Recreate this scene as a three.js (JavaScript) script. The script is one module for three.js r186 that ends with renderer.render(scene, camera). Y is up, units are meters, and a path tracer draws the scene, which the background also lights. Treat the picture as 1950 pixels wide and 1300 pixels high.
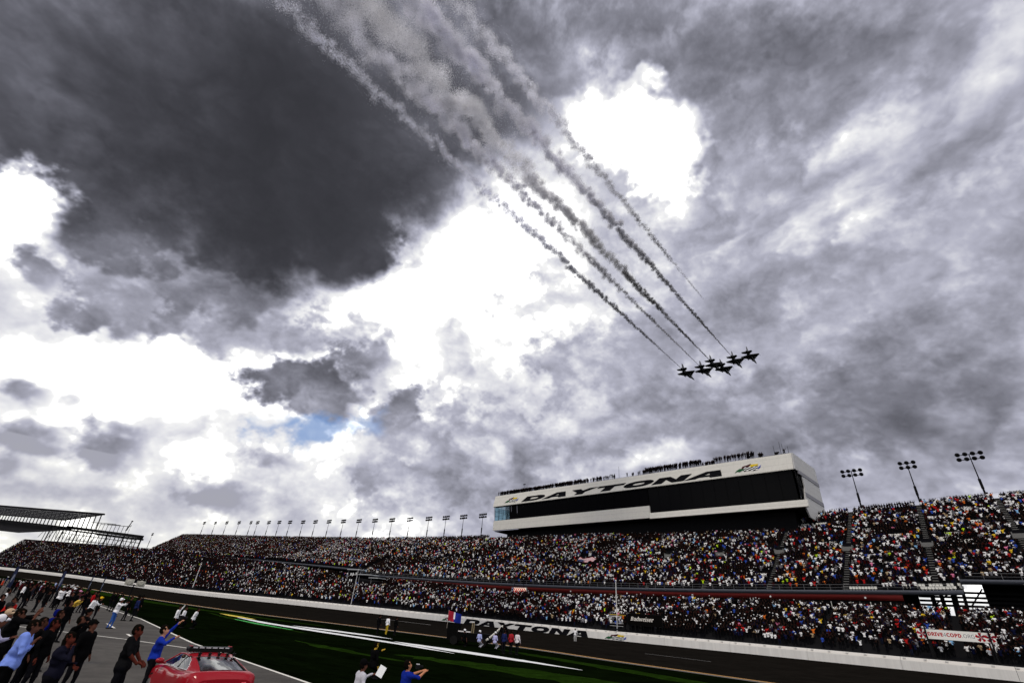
import * as THREE from 'three';
import { mergeGeometries as merge0 } from 'three/addons/utils/BufferGeometryUtils.js';

// ---------------------------------------------------------------- camera, sky, sun, exposure
const scene = new THREE.Scene();
const EYE = 2.75, RAD = Math.PI / 180;
const camera = new THREE.PerspectiveCamera(71.8, 1.5, 0.1, 6000);
camera.position.set(0, EYE, 0);
camera.rotation.order = 'YXZ';
camera.rotation.set(30.1 * RAD, 0, 5.0 * RAD);
const renderer = new THREE.WebGLRenderer();
renderer.toneMapping = THREE.LinearToneMapping;
renderer.toneMappingExposure = 1;
renderer.shadowMap.enabled = true;

function rng(seed) { let s = seed >>> 0; return () => { s = (s + 0x6d2b79f5) | 0; let t = Math.imul(s ^ (s >>> 15), 1 | s); t = (t + Math.imul(t ^ (t >>> 7), 61 | t)) ^ t; return ((t ^ (t >>> 14)) >>> 0) / 4294967296; }; }
const clamp = (x, a, b) => (x < a ? a : x > b ? b : x), lerp = (a, b, t) => a + (b - a) * t;
const sstep = (a, b, x) => { const t = clamp((x - a) / (b - a), 0, 1); return t * t * (3 - 2 * t); };
// gradient-free 3D value noise, fast and seeded
const PERM = (() => { const r = rng(77), p = new Uint8Array(512), v = [...Array(256).keys()]; for (let i = 255; i > 0; i--) { const j = Math.floor(r() * (i + 1)); [v[i], v[j]] = [v[j], v[i]]; } for (let i = 0; i < 512; i++) p[i] = v[i & 255]; return p; })();
const VAL = (() => { const r = rng(5), a = new Float32Array(256); for (let i = 0; i < 256; i++) a[i] = r() * 2 - 1; return a; })();
function noise3(x, y, z) {
  const X = Math.floor(x), Y = Math.floor(y), Z = Math.floor(z); let u = x - X, v = y - Y, w = z - Z;
  u = u * u * u * (u * (u * 6 - 15) + 10); v = v * v * v * (v * (v * 6 - 15) + 10); w = w * w * w * (w * (w * 6 - 15) + 10);
  const a = PERM[X & 255], b = PERM[(X + 1) & 255], y0 = Y & 255, y1 = (Y + 1) & 255, z0 = Z & 255, z1 = (Z + 1) & 255;
  const aa = PERM[a + y0], ab = PERM[a + y1], ba = PERM[b + y0], bb = PERM[b + y1];
  const l = (p, q, t) => p + (q - p) * t;
  return l(l(l(VAL[PERM[aa + z0]], VAL[PERM[ba + z0]], u), l(VAL[PERM[ab + z0]], VAL[PERM[bb + z0]], u), v), l(l(VAL[PERM[aa + z1]], VAL[PERM[ba + z1]], u), l(VAL[PERM[ab + z1]], VAL[PERM[bb + z1]], u), v), w);
}
function fbm(x, y, z, oct, gain = 0.5) { let s = 0, a = 1, n = 0; for (let i = 0; i < oct; i++) { s += a * noise3(x, y, z); n += a; a *= gain; x = x * 2.03 + 17.1; y = y * 2.03 + 5.3; z = z * 2.03 + 9.7; } return s / n; }

// Cloud masses: azimuth, elevation, half width, half height, turn (degrees), grey of the cloud, softness of its edge, raggedness, cover.
const CLOUDS = [/*CLOUDS*/
  [-0.0, 30.1, 65.5, 49.3, -172, 235, 0.9, 0.1, 1],
  [43.9, 38.1, 27.3, 23.5, 99, 182, 0.5, 0.35, 1],
  [31.1, 25.6, 24.9, 14.2, -177, 184, 0.5, 0.35, 1],
  [30.4, 60.6, 23.2, 5.4, 150, 140, 0.5, 0.4, 0.95],
  [53.9, 49.7, 8.5, 4.0, 166, 164, 0.5, 0.4, 0.9],
  [40.8, 51.2, 6.4, 3.4, 169, 159, 0.5, 0.4, 0.8],
  [61.1, 45.2, 5.2, 2.3, 53, 239, 0.6, 0.6, 0.8],
  [46.2, 41.4, 12.9, 2.7, -162, 229, 0.7, 0.6, 0.6],
  [41.3, 39.1, 5.7, 2.0, -155, 239, 0.7, 0.6, 0.55],
  [49.8, 32.5, 7.6, 1.9, -154, 204, 0.7, 0.6, 0.5],
  [55.9, 38.9, 4.9, 2.5, -157, 164, 0.6, 0.5, 0.6],
  [52.7, 27.6, 4.5, 3.0, -168, 164, 0.6, 0.5, 0.6],
  [34.4, 33.2, 9.6, 3.3, -178, 162, 0.6, 0.5, 0.6],
  [40.8, 28.7, 8.7, 2.3, -166, 202, 0.7, 0.6, 0.5],
  [42.3, 24.0, 13.3, 3.2, -175, 152, 0.6, 0.5, 0.8],
  [41.6, 19.2, 13.3, 5.2, -179, 130, 0.5, 0.4, 0.95],
  [31.3, 20.1, 10.8, 2.4, -175, 142, 0.6, 0.5, 0.7],
  [46.2, 15.3, 6.9, 2.9, -173, 146, 0.5, 0.4, 0.8],
  [40.8, 13.4, 6.8, 2.0, -170, 184, 0.7, 0.4, 0.8],
  [47.0, 12.2, 5.0, 1.7, 176, 194, 0.7, 0.4, 0.6],
  [16.2, 42.9, 11.3, 9.8, 105, 213, 0.6, 0.4, 0.9],
  [26.5, 40.1, 6.5, 4.6, 163, 198, 0.6, 0.5, 0.8],
  [-4.7, 39.6, 11.8, 11.6, -156, 262, 0.5, 0.4, 1],
  [0.4, 44.4, 7.4, 6.6, -177, 262, 0.5, 0.4, 1],
  [4.0, 30.3, 7.0, 5.7, -177, 262, 0.6, 0.5, 0.8],
  [-13.7, 34.0, 9.9, 7.9, 82, 262, 0.5, 0.4, 1],
  [17.9, 53.9, 7.3, 4.3, 158, 265, 0.25, 0.45, 1],
  [23.4, 49.1, 4.3, 3.9, 128, 265, 0.25, 0.45, 1],
  [9.9, 56.1, 2.8, 2.0, 172, 262, 0.3, 0.5, 1],
  [19.8, 44.6, 3.5, 1.7, 150, 188, 0.5, 0.5, 0.5],
  [6.6, 59.9, 7.1, 2.1, 170, 158, 0.5, 0.5, 0.8],
  [1.5, 34.0, 3.2, 2.0, -176, 204, 0.5, 0.7, 0.8],
  [7.5, 37.1, 3.7, 2.5, 180, 213, 0.5, 0.7, 0.8],
  [10.5, 28.6, 6.8, 3.5, -180, 180, 0.5, 0.6, 0.85],
  [19.6, 30.7, 7.0, 3.7, -174, 178, 0.5, 0.6, 0.8],
  [21.5, 25.7, 9.7, 3.6, -174, 193, 0.6, 0.6, 0.7],
  [-9.9, 29.6, 3.8, 2.0, 149, 204, 0.5, 0.7, 0.85],
  [-6.4, 26.3, 1.9, 1.6, 99, 213, 0.5, 0.6, 0.8],
  [11.6, 18.1, 25.5, 6.5, -170, 158, 0.35, 0.4, 0.95],
  [-3.2, 14.4, 12.6, 7.7, -161, 166, 0.3, 0.45, 1],
  [-9.5, 10.7, 6.4, 4.5, -177, 181, 0.4, 0.4, 0.9],
  [6.1, 13.2, 14.9, 3.5, -172, 144, 0.6, 0.4, 0.7],
  [-0.8, 20.5, 3.8, 3.1, -175, 201, 0.4, 0.6, 0.6],
  [10.5, 23.0, 7.4, 2.2, -169, 181, 0.5, 0.6, 0.6],
  [24.3, 19.1, 9.2, 2.2, -172, 166, 0.6, 0.5, 0.6],
  [19.6, 16.8, 5.7, 1.5, -172, 235, 0.7, 0.5, 0.9],
  [-35.3, 18.6, 18.0, 5.7, -161, 262, 0.5, 0.3, 1],
  [-52.7, 26.1, 4.8, 3.4, 108, 265, 0.4, 0.35, 1],
  [-36.2, 6.4, 15.9, 2.4, -175, 222, 0.8, 0.3, 0.8],
  [-41.6, 6.4, 6.7, 0.7, -174, 205, 0.7, 0.5, 0.8],
  [-18.3, 7.3, 10.6, 1.6, -178, 228, 0.8, 0.4, 0.7],
  [-5.6, 8.2, 7.0, 1.0, -175, 225, 0.7, 0.4, 0.7],
  [-19.0, 32.8, 11.1, 10.2, -155, 262, 0.5, 0.35, 1],
  [-53.0, 26.9, 5.3, 4.2, 104, 265, 0.4, 0.35, 1],
  [-43.5, 17.2, 9.3, 2.8, -165, 264, 0.5, 0.3, 1],
  [-23.0, 14.4, 15.5, 3.3, -169, 250, 0.6, 0.4, 0.8],
  [-40.6, 42.9, 23.4, 15.4, -139, 86, 0.25, 0.3, 1],
  [-60.2, 38.3, 8.8, 6.5, 82, 92, 0.35, 0.3, 1],
  [-16.1, 57.2, 11.4, 9.3, -164, 106, 0.45, 0.4, 1],
  [-47.1, 31.2, 6.5, 6.1, 142, 104, 0.3, 0.4, 1],
  [-27.1, 38.6, 7.4, 6.8, 90, 78, 0.25, 0.35, 1],
  [-39.9, 45.4, 13.6, 11.2, -145, 58, 0.8, 0.2, 1],
  [-32.4, 37.9, 8.7, 7.6, -147, 60, 0.7, 0.2, 1],
  [-52.4, 40.2, 9.1, 6.9, 59, 68, 0.8, 0.25, 0.8],
  [-9.9, 62.7, 7.3, 4.1, 180, 118, 0.7, 0.4, 0.8],
  [-56.8, 34.7, 4.1, 2.6, -156, 105, 0.6, 0.4, 0.8],
  [-54.1, 26.4, 3.7, 2.8, 106, 264, 0.45, 0.45, 1],
  [-37.2, 27.0, 7.2, 3.7, -173, 144, 0.35, 0.6, 1],
  [-44.8, 23.0, 4.1, 2.9, -168, 172, 0.4, 0.7, 1],
  [-51.0, 22.9, 2.0, 1.3, 167, 157, 0.4, 0.6, 0.95],
  [-45.7, 21.0, 1.8, 1.4, -149, 162, 0.5, 0.7, 0.9],
  [-32.0, 24.2, 9.2, 2.0, -165, 187, 0.5, 0.7, 0.9],
  [-39.2, 22.8, 2.5, 1.6, -156, 162, 0.5, 0.7, 0.8],
  [-21.8, 27.2, 4.6, 2.4, 174, 212, 0.5, 0.7, 0.8],
  [-24.2, 21.2, 7.0, 2.5, -174, 134, 0.35, 0.6, 1],
  [-19.2, 25.3, 3.5, 2.7, 159, 172, 0.5, 0.7, 0.9],
  [-21.9, 19.2, 3.3, 1.5, -179, 152, 0.5, 0.6, 0.9],
  [-12.8, 20.6, 3.8, 2.8, 89, 150, 0.4, 0.6, 1],
  [-13.8, 16.5, 4.1, 2.4, -162, 187, 0.5, 0.6, 0.9],
  [-16.5, 14.9, 3.1, 2.3, -175, 237, 0.4, 0.6, 0.8],
  [-22.3, 16.7, 4.9, 2.1, -160, -1, 0.6, 0.7, 1],
  [-16.8, 18.4, 2.3, 1.8, -173, -1, 0.7, 0.8, 0.8],
  [-19.5, 15.0, 3.3, 1.3, -170, 255, 0.6, 0.8, 0.8],
  [-26.3, 16.5, 1.5, 1.0, -170, 252, 0.6, 0.8, 0.8],
  [-46.9, 13.0, 1.9, 1.2, -172, 178, 0.65, 0.7, 0.92],
  [-43.7, 13.4, 0.8, 0.5, -165, 208, 0.65, 0.6, 0.92],
  [-44.4, 9.8, 2.6, 1.3, -175, 154, 0.65, 0.6, 0.92],
  [-44.9, 7.4, 0.9, 0.6, -174, 188, 0.65, 0.6, 0.92],
  [-39.2, 10.1, 2.6, 1.8, 177, 170, 0.65, 0.7, 0.92],
  [-26.1, 12.7, 2.8, 1.2, -175, 168, 0.65, 0.5, 0.92],
  [-29.3, 8.2, 3.6, 1.3, -177, 170, 0.65, 0.6, 0.92],
  [-24.2, 8.6, 3.0, 0.6, -177, 224, 0.65, 0.5, 0.92],
/*END*/];
const SKY_W = 4096;
function makeSky() {
  const W = SKY_W, H = W / 2, data = new Float32Array(W * H * 4);
  const C = CLOUDS.map(([az, el, a, b, turn, level, soft, amp, cover]) => {
    const A = az * RAD, E = el * RAD, d = [Math.sin(A) * Math.cos(E), Math.sin(E), -Math.cos(A) * Math.cos(E)], right = [Math.cos(A), 0, Math.sin(A)];
    const up = [-Math.sin(A) * Math.sin(E), Math.cos(E), Math.cos(A) * Math.sin(E)], t = turn * RAD;
    const ax = right.map((r, i) => r * Math.cos(t) + up[i] * Math.sin(t)), bx = right.map((r, i) => -r * Math.sin(t) + up[i] * Math.cos(t));
    return { d, ax, bx, a: Math.tan(a * RAD), b: Math.tan(b * RAD), level, soft, amp, cover, near: Math.cos(Math.min(89, Math.max(a, b) * 2 + 2) * RAD) };
  });
  const lin = (s) => { s = s / 255; return s <= 0.04045 ? s / 12.92 : Math.pow((s + 0.055) / 1.055, 2.4); };
  for (let row = 0; row < H; row++) {
    const up = ((row + 0.5) / H - 0.5) * Math.PI, y = Math.sin(up), cu = Math.cos(up);
    for (let col = 0; col < W; col++) {
      const o = (row * W + col) * 4;
      data[o + 3] = 1;
      if (up < -0.02) { data[o] = data[o + 1] = data[o + 2] = 0.12; continue; }
      const round = ((col + 0.5) / W - 0.5) * 2 * Math.PI, x = Math.cos(round) * cu, z = Math.sin(round) * cu;
      // clouds lie in a layer: features shrink towards the horizon
      const k = 1 / (Math.max(y, 0) + 0.28), px = x * k, pz = z * k;
      const big = fbm(px * 1.3 + 3.1, 4.2, pz * 1.3, 4), mid = fbm(px * 4 + 11, 1.7, pz * 4, 5, 0.55), wx = fbm(x * 5, y * 7, z * 5, 7, 0.62), wy = fbm(x * 5 + 31, y * 7 + 7, z * 5, 4, 0.55);
      const fx = fbm(x * 17 + 3, y * 22, z * 17 + 8, 6, 0.68), fy = fbm(x * 17 + 41, y * 22 + 13, z * 17, 4, 0.6);
      const billow = Math.abs(fbm(x * 8 + wx * 0.9, y * 11 + 3, z * 8 + wy * 0.9, 5, 0.55)) * 2.4;   // 0 in creases, 1 on puffs
      // the deck everywhere: broken bright overcast
      let g = 214 + 120 * big + 50 * mid;
      g = g > 225 ? 225 + (g - 225) * 1.5 : g;
      let blue = 0;   // a gap to clear sky
      for (const c of C) {
        const dot = x * c.d[0] + y * c.d[1] + z * c.d[2];
        if (dot < c.near || dot < 0.05) continue;
        let u = (x * c.ax[0] + y * c.ax[1] + z * c.ax[2]) / dot, v = (x * c.bx[0] + y * c.bx[1] + z * c.bx[2]) / dot;
        const jag = c.amp, s = Math.min(c.a, c.b), q = clamp((s - 0.05) / 0.2, 0, 1);
        const rag = 1 + 1.3 * (1 - q), ex = wx * q + fx * rag * (1 - 0.55 * q), ey = wy * q + fy * rag * (1 - 0.55 * q);
        u += ex * jag * s * 0.9; v += ey * jag * s * 0.9;
        const r = Math.sqrt((u / c.a) ** 2 + (v / c.b) ** 2) + jag * (0.55 * (fx * 0.8 * rag + wy * 0.6 * q) + 0.3 * (0.5 - billow));
        const al = c.cover * (1 - sstep(1 - c.soft, 1 + c.soft * 0.55, r));
        if (al <= 0) continue;
        if (c.level < 0) { blue = lerp(blue, 1, al); continue; }
        blue *= 1 - al;
        const tex = mid * 30 + wx * 44 + fx * 34 + (billow - 0.45) * 40, inside = c.level > 250 ? c.level : c.level + (tex > 0 ? tex * 1.25 : tex * 0.9) * clamp((c.level - 50) / 85, 0.1, 1);
        g = lerp(g, inside, al);
      }
      let L, t = 0;
      if (g > 246) L = lin(246) + (g - 246) * 0.055; else L = lin(Math.max(30, g));
      L = Math.min(L, 1.9);
      const cool = g < 246 ? clamp((246 - g) / 60, 0, 1) : 0, low = clamp(1 - y / 0.2, 0, 1) * clamp(-x * 1.4, 0, 1);
      data[o] = L * (1 - 0.085 * cool + 0.03 * low); data[o + 1] = L * (1 - 0.075 * cool + 0.02 * low); data[o + 2] = L * (1 + 0.115 * cool - 0.06 * low);
      if (blue > 0) { data[o] = lerp(data[o], 0.13, blue * 0.72); data[o + 1] = lerp(data[o + 1], 0.29, blue * 0.72); data[o + 2] = lerp(data[o + 2], 0.62, blue * 0.72); }
    }
  }
  const t = new THREE.DataTexture(data, W, H, THREE.RGBAFormat, THREE.FloatType);
  t.mapping = THREE.EquirectangularReflectionMapping; t.magFilter = THREE.LinearFilter; t.needsUpdate = true;
  return t;
}
const sky = makeSky();
scene.background = sky; scene.environment = sky;
const sun = new THREE.DirectionalLight(0xfff4e4, 1.5);
sun.position.set(-90, 260, 170); sun.castShadow = true; sun.shadow.radius = 24;
Object.assign(sun.shadow.camera, { left: -300, right: 300, top: 300, bottom: -300, near: 1, far: 900 });
scene.add(sun);

// ---------------------------------------------------------------- helpers
const V = (x, y, z) => new THREE.Vector3(x, y, z);
const used = {};
const numbered = (n) => { const k = used[n] = (used[n] ?? -1) + 1; return k ? n + '_' + String(k).padStart(3, '0') : n; };
function tag(o, label, category, group, kind) { if (label) o.userData.label = label; if (category) o.userData.category = category; if (group) o.userData.group = group; if (kind) o.userData.kind = kind; return o; }
function shade(o) { o.castShadow = o.receiveShadow = true; return o; }
function thing(name, label, category, group) { const o = new THREE.Group(); o.name = numbered(name); scene.add(o); return tag(o, label, category, group); }
const partUse = new Map();
function part(name, geo, mat, parent) {
  const m = shade(new THREE.Mesh(geo, mat)); let u = partUse.get(parent); if (!u) partUse.set(parent, u = {});
  const k = u[name] = (u[name] ?? -1) + 1; m.name = k ? name + '_' + String(k).padStart(3, '0') : name; parent.add(m); return m;
}
function struct(name, geo, mat) { const m = shade(new THREE.Mesh(geo, mat)); m.name = numbered(name); m.userData.kind = 'structure'; scene.add(m); return m; }
const lib = {};
function M(r, g, b, rough = 0.85, extra = {}) { const k = JSON.stringify([r, g, b, rough, extra]); return lib[k] ??= new THREE.MeshPhysicalMaterial({ specularIntensity: Math.max(r, g, b) < 0.05 ? 0.06 : 0.7, color: new THREE.Color().setRGB(r, g, b), roughness: rough, ...extra }); }
function merge(list) { const l = list.map((g) => { g = g.index ? g.toNonIndexed() : g.clone(); for (const n of Object.keys(g.attributes)) if (!['position', 'normal', 'uv'].includes(n)) g.deleteAttribute(n); if (!g.attributes.uv) g.setAttribute('uv', new THREE.BufferAttribute(new Float32Array(g.attributes.position.count * 2), 2)); return g; }); return merge0(l); }
const box = (w, h, d, x = 0, y = 0, z = 0) => new THREE.BoxGeometry(w, h, d).translate(x, y, z);
function bar(a, b, r, seg = 6, r2 = r) { const d = b.clone().sub(a), g = new THREE.CylinderGeometry(r2, r, d.length(), seg); g.applyQuaternion(new THREE.Quaternion().setFromUnitVectors(V(0, 1, 0), d.clone().normalize())); return g.translate((a.x + b.x) / 2, (a.y + b.y) / 2, (a.z + b.z) / 2); }
function beam(a, b, w, h) { const d = b.clone().sub(a), g = new THREE.BoxGeometry(w, h, d.length()); const m = new THREE.Matrix4().lookAt(b, a, V(0, 1, 0)); g.applyMatrix4(m); return g.translate((a.x + b.x) / 2, (a.y + b.y) / 2, (a.z + b.z) / 2); }
// rows of points -> a sheet
function sheet(rows, uvScale) {
  const n = rows[0].length, pos = [], uv = [], idx = [];
  rows.forEach((r, i) => r.forEach((p, j) => { pos.push(p.x, p.y, p.z); uv.push(uvScale ? p.x * uvScale : j / (n - 1), uvScale ? p.z * uvScale : i / (rows.length - 1)); }));
  for (let i = 0; i < rows.length - 1; i++) for (let j = 0; j < n - 1; j++) { const a = i * n + j; idx.push(a, a + n, a + 1, a + 1, a + n, a + n + 1); }
  const g = new THREE.BufferGeometry(); g.setAttribute('position', new THREE.Float32BufferAttribute(pos, 3)); g.setAttribute('uv', new THREE.Float32BufferAttribute(uv, 2)); g.setIndex(idx); g.computeVertexNormals(); return g;
}
function poly(points, depth = 0.03, holes = []) { const s = new THREE.Shape(points.map((p) => new THREE.Vector2(p[0], p[1]))); for (const h of holes) s.holes.push(new THREE.Path(h.map((p) => new THREE.Vector2(p[0], p[1])))); return new THREE.ExtrudeGeometry(s, { depth, bevelEnabled: false, curveSegments: 8 }); }

// ---------------------------------------------------------------- the plan: s runs along the front straight, n away from the pit road
const AZ = 46 * RAD, U = V(-Math.sin(AZ), 0, -Math.cos(AZ)), N = V(Math.cos(AZ), 0, -Math.sin(AZ));
const at = (s, n, y) => V(U.x * s + N.x * n, y, U.z * s + N.z * n);
function curve(t) { const X = t.map((p) => p[0]), Y = t.map((p) => p[1]), m = X.map((_, i) => i === 0 || i === X.length - 1 ? 0 : (Y[i + 1] - Y[i - 1]) / (X[i + 1] - X[i - 1])); m[0] = (Y[1] - Y[0]) / (X[1] - X[0]); const e = X.length - 1; m[e] = (Y[e] - Y[e - 1]) / (X[e] - X[e - 1]);
  return (x) => { if (x <= X[0]) return Y[0]; if (x >= X[e]) return Y[e] + m[e] * (x - X[e]); let i = 0; while (x > X[i + 1]) i++; const h = X[i + 1] - X[i], u = (x - X[i]) / h, u2 = u * u, u3 = u2 * u; return (2 * u3 - 3 * u2 + 1) * Y[i] + (u3 - 2 * u2 + u) * h * m[i] + (-2 * u3 + 3 * u2) * Y[i + 1] + (u3 - u2) * h * m[i + 1]; }; }
const wallN = curve([[-120, 98], [60, 98], [115, 95], [155, 89.5], [200, 83], [264, 76], [430, 60], [530, 46], [700, 16]]);
const wallY = curve([[-120, 0.5], [0, 0.4], [30, 0.25], [67, 0.05], [105, 0.15], [163, 0.4], [264, 0.5], [420, 2.6], [570, 4], [700, 5]]);
const innerN = curve([[-120, 43], [25, 43.3], [37, 44.3], [58, 42], [94, 36], [155, 35], [280, 40], [430, 40], [700, 0]]);
const railY0 = curve([[3, 12.7], [7, 12.5], [54, 11.5], [104, 11.2], [165, 11.9], [178, 12.3]]), railY1 = curve([[178, 13.8], [246, 16.3], [305, 18.2], [390, 21.5], [450, 24]]);
const railY = (s) => (s < 3 ? 14.4 : s < 178 ? railY0(s) : railY1(s));
const crestY = curve([[-120, 36], [-6, 34.8], [18, 33.8], [27, 33.3], [90, 31.2], [150, 30], [189, 29.6], [226, 30], [271, 31], [328, 32.6], [400, 34.9], [445, 36.1]]);
const lowTopY = curve([[-120, 8.9], [14, 8.5], [52, 8.5], [98, 7.9], [130, 9], [172, 10.5], [247, 15], [371, 20.6], [513, 24.8], [700, 30]]);
const span = (a, b, d) => { const o = []; for (let s = a; s < b - 1e-6; s += d) o.push(s); o.push(b); return o; };

// ---------------------------------------------------------------- textures
function noiseTex(size, f, repeat = 1) { const d = new Uint8Array(size * size * 4); for (let y = 0; y < size; y++) for (let x = 0; x < size; x++) { const c = f(x / size, y / size), o = (y * size + x) * 4; for (let i = 0; i < 3; i++) d[o + i] = clamp(Math.round((Array.isArray(c) ? c[i] : c) * 255), 0, 255); d[o + 3] = 255; } const t = new THREE.DataTexture(d, size, size); t.magFilter = THREE.LinearFilter; t.wrapS = t.wrapT = THREE.RepeatWrapping; t.repeat.set(repeat, repeat); t.needsUpdate = true; return t; }
// torus-mapped noise so that the tile repeats without a seam
const tile = (u, v, k, o = 4) => { const a = u * Math.PI * 2, b = v * Math.PI * 2; return fbm(Math.cos(a) * k + Math.cos(b) * k * 0.7 + 9, Math.sin(a) * k + 3 + Math.cos(b) * k * 0.7, Math.sin(b) * k, o, 0.6); };
const asphaltMap = noiseTex(1024, (u, v) => { const n = tile(u, v, 2.2, 6), f = PERM[(Math.floor(u * 1024) + PERM[Math.floor(v * 1024) & 255]) & 255] / 255, t = tile(v, u, 5, 3); const c = 0.34 + 0.17 * n + 0.1 * (f - 0.5) + 0.06 * t; return [c, c * 0.985, c * 0.96]; });
const grain = noiseTex(256, (u, v) => PERM[(Math.floor(u * 256) + PERM[Math.floor(v * 256) & 255]) & 255] / 255);
const asphalt = new THREE.MeshPhysicalMaterial({ specularIntensity: 0.12, color: new THREE.Color().setRGB(0.21, 0.197, 0.185), map: asphaltMap, roughness: 0.82, bumpMap: grain, bumpScale: 0.004 });
const trackMat = new THREE.MeshPhysicalMaterial({ specularIntensity: 0, color: new THREE.Color().setRGB(0.026, 0.023, 0.02), map: asphaltMap, roughness: 0.9 });
const grassMap = noiseTex(1024, (u, v) => { const n = tile(u, v, 3, 6), m = tile(v, u, 14, 4); const c = 0.5 + 0.34 * n + 0.24 * m; return [c * 0.8, c, c * 0.5]; });
const grass = new THREE.MeshPhysicalMaterial({ specularIntensity: 0, color: new THREE.Color().setRGB(0.005, 0.008, 0.004), map: grassMap, roughness: 1, bumpMap: grassMap, bumpScale: 0.08 });
const mown = new THREE.MeshPhysicalMaterial({ specularIntensity: 0, color: new THREE.Color().setRGB(0.025, 0.05, 0.011), map: grassMap, roughness: 1, bumpMap: grassMap, bumpScale: 0.05 });
const whitePaint = M(0.78, 0.8, 0.8, 0.7), linePaint = M(0.72, 0.7, 0.64, 0.7), orangePaint = M(0.6, 0.3, 0.06, 0.7);

// ---------------------------------------------------------------- ground
{
  const g = new THREE.CircleGeometry(5500, 96).rotateX(-Math.PI / 2); const uv = g.attributes.uv; for (let i = 0; i < uv.count; i++) uv.setXY(i, uv.getX(i) * 11000 / 40, uv.getY(i) * 11000 / 40);
  const infield = struct('infield_grass', g, grass);
  // mown strips and paint on the grass, each a few millimetres up
  const strip = (name, mat, list, y, parent, rag = 0) => { const rows = [[], []], r = rng(list.length * 31 + Math.round(list[0][0])); const pts = []; for (let i = 0; i < list.length - 1; i++) for (let k = 0; k < 8; k++) { const t = k / 8; pts.push(list[i].map((v, j) => lerp(v, list[i + 1][j], t))); } pts.push(list.at(-1)); for (const [s, a, b] of pts) { rows[0].push(at(s, a + (r() - 0.5) * rag, y)); rows[1].push(at(s, b + (r() - 0.5) * rag, y)); } return part(name, sheet(rows, 1 / 12), mat, parent); };
  // [s, n from, n to]
  strip('mown_strip', mown, [[60, 34, 34.6], [90, 29, 31.5], [130, 27, 31.5], [190, 28, 35], [260, 32, 39]], 0.006, infield, 0.4);
  strip('mown_strip', mown, [[47, 25.2, 25.4], [56, 24.6, 26], [68, 26, 27.2], [80, 28, 28.4]], 0.006, infield, 0.3);
  strip('mown_strip', mown, [[12, 33.5, 35.5], [22, 34.8, 37.5], [30, 36.6, 38.2], [36, 38.4, 38.6]], 0.006, infield, 0.6);
  strip('mown_strip', mown, [[5, 26.5, 29], [15, 24.5, 29.2], [24, 23.2, 26.5], [30, 22.6, 23.4]], 0.006, infield, 1.0);
  strip('mown_strip', mown, [[26, 20.5, 20.7], [33, 19.4, 20.7], [39, 20, 20.3]], 0.006, infield, 0.5);
  // the painted emblem strip: broad white swooshes
  strip('painted_mark', whitePaint, [[21.5, 31.6, 31.8], [27, 30.8, 32.2], [33, 29.9, 32.0], [38, 29.9, 31.1], [40.5, 30.2, 30.5]], 0.009, infield, 0.12);
  strip('painted_mark', whitePaint, [[31, 28.8, 28.9], [36, 28.6, 29.6], [44, 28.2, 29.5], [52, 27.4, 29.0], [61, 27.0, 28.4], [71, 28.4, 28.8]], 0.012, infield, 0.12);
  strip('painted_mark', whitePaint, [[43.5, 32.2, 32.3], [48, 31, 32.6], [54, 29.6, 31.6], [58, 29.3, 29.7]], 0.010, infield, 0.1);
  strip('painted_mark', M(0.02, 0.34, 0.05, 0.8), [[51, 25.7, 26.1], [58, 25.3, 26.2], [66, 26.1, 26.5]], 0.012, infield, 0.1);
  strip('painted_mark', M(0.66, 0.5, 0.04, 0.8), [[68, 29.1, 29.6], [74, 28.6, 30.2], [80, 29.6, 29.9]], 0.014, infield, 0.1);
  // pit road
  const rows = [[], []]; for (const s of span(-40, 330, 5)) { rows[0].push(at(s, -70, 0.008)); rows[1].push(at(s, curve([[-40, 9.6], [17, 11.2], [35, 12.1], [57, 14.8], [80, 17], [160, 20], [330, 26]])(s), 0.008)); }
  const pit = struct('pit_road', sheet(rows, 1 / 14), asphalt);
  const line = (a, b, w, name = 'white_line') => { const d = b.clone().sub(a).normalize(), q = V(-d.z, 0, d.x).multiplyScalar(w / 2), k = 14, A = [], B = []; for (let i = 0; i <= k; i++) { const p = a.clone().lerp(b, i / k); p.y = 0.014; A.push(p.clone().add(q)); B.push(p.clone().sub(q)); } return part(name, sheet([A, B], 1 / 3), linePaint, pit); };
  line(at(57, 14.7, 0), at(35, 12.05, 0), 0.16); line(at(34.9, 12.04, 0), at(-20, 9.4, 0), 0.16); line(at(120, 18, 0), at(57.1, 14.75, 0), 0.16);
  line(at(52, 0.2, 0), at(36.7, 9.0, 0), 0.16); line(at(36.65, 9.03, 0), at(30.5, 11.6, 0), 0.16);
  for (const [s, n] of [[47, 10.4], [38, 9.7]]) line(at(s + 2.2, n + 0.25, 0), at(s - 2.2, n - 0.2, 0), 0.17, 'white_dash');
  // the banked race track
  const tr = [[], [], [], [], []]; for (const s of span(-80, 690, 6)) for (let k = 0; k < 5; k++) { const u = k / 4; tr[k].push(at(s, lerp(innerN(s), wallN(s) + 0.2, u), 0.012 + wallY(s) * u * u)); }
  const track = struct('race_track', sheet(tr, 1 / 18), trackMat);
  const along = (name, mat, s0, s1, f, w, y) => { const A = [], B = []; for (const s of span(s0, s1, 3)) { A.push(at(s, f(s) - w / 2, y(s))); B.push(at(s, f(s) + w / 2, y(s))); } return part(name, sheet([A, B], 1 / 3), mat, track); };
  along('orange_line', orangePaint, -30, 420, (s) => innerN(s) + 0.5, 0.42, () => 0.024);
  along('apron_edge', M(0.12, 0.11, 0.1), -30, 420, (s) => innerN(s) - 0.3, 1.0, () => 0.020);
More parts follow.
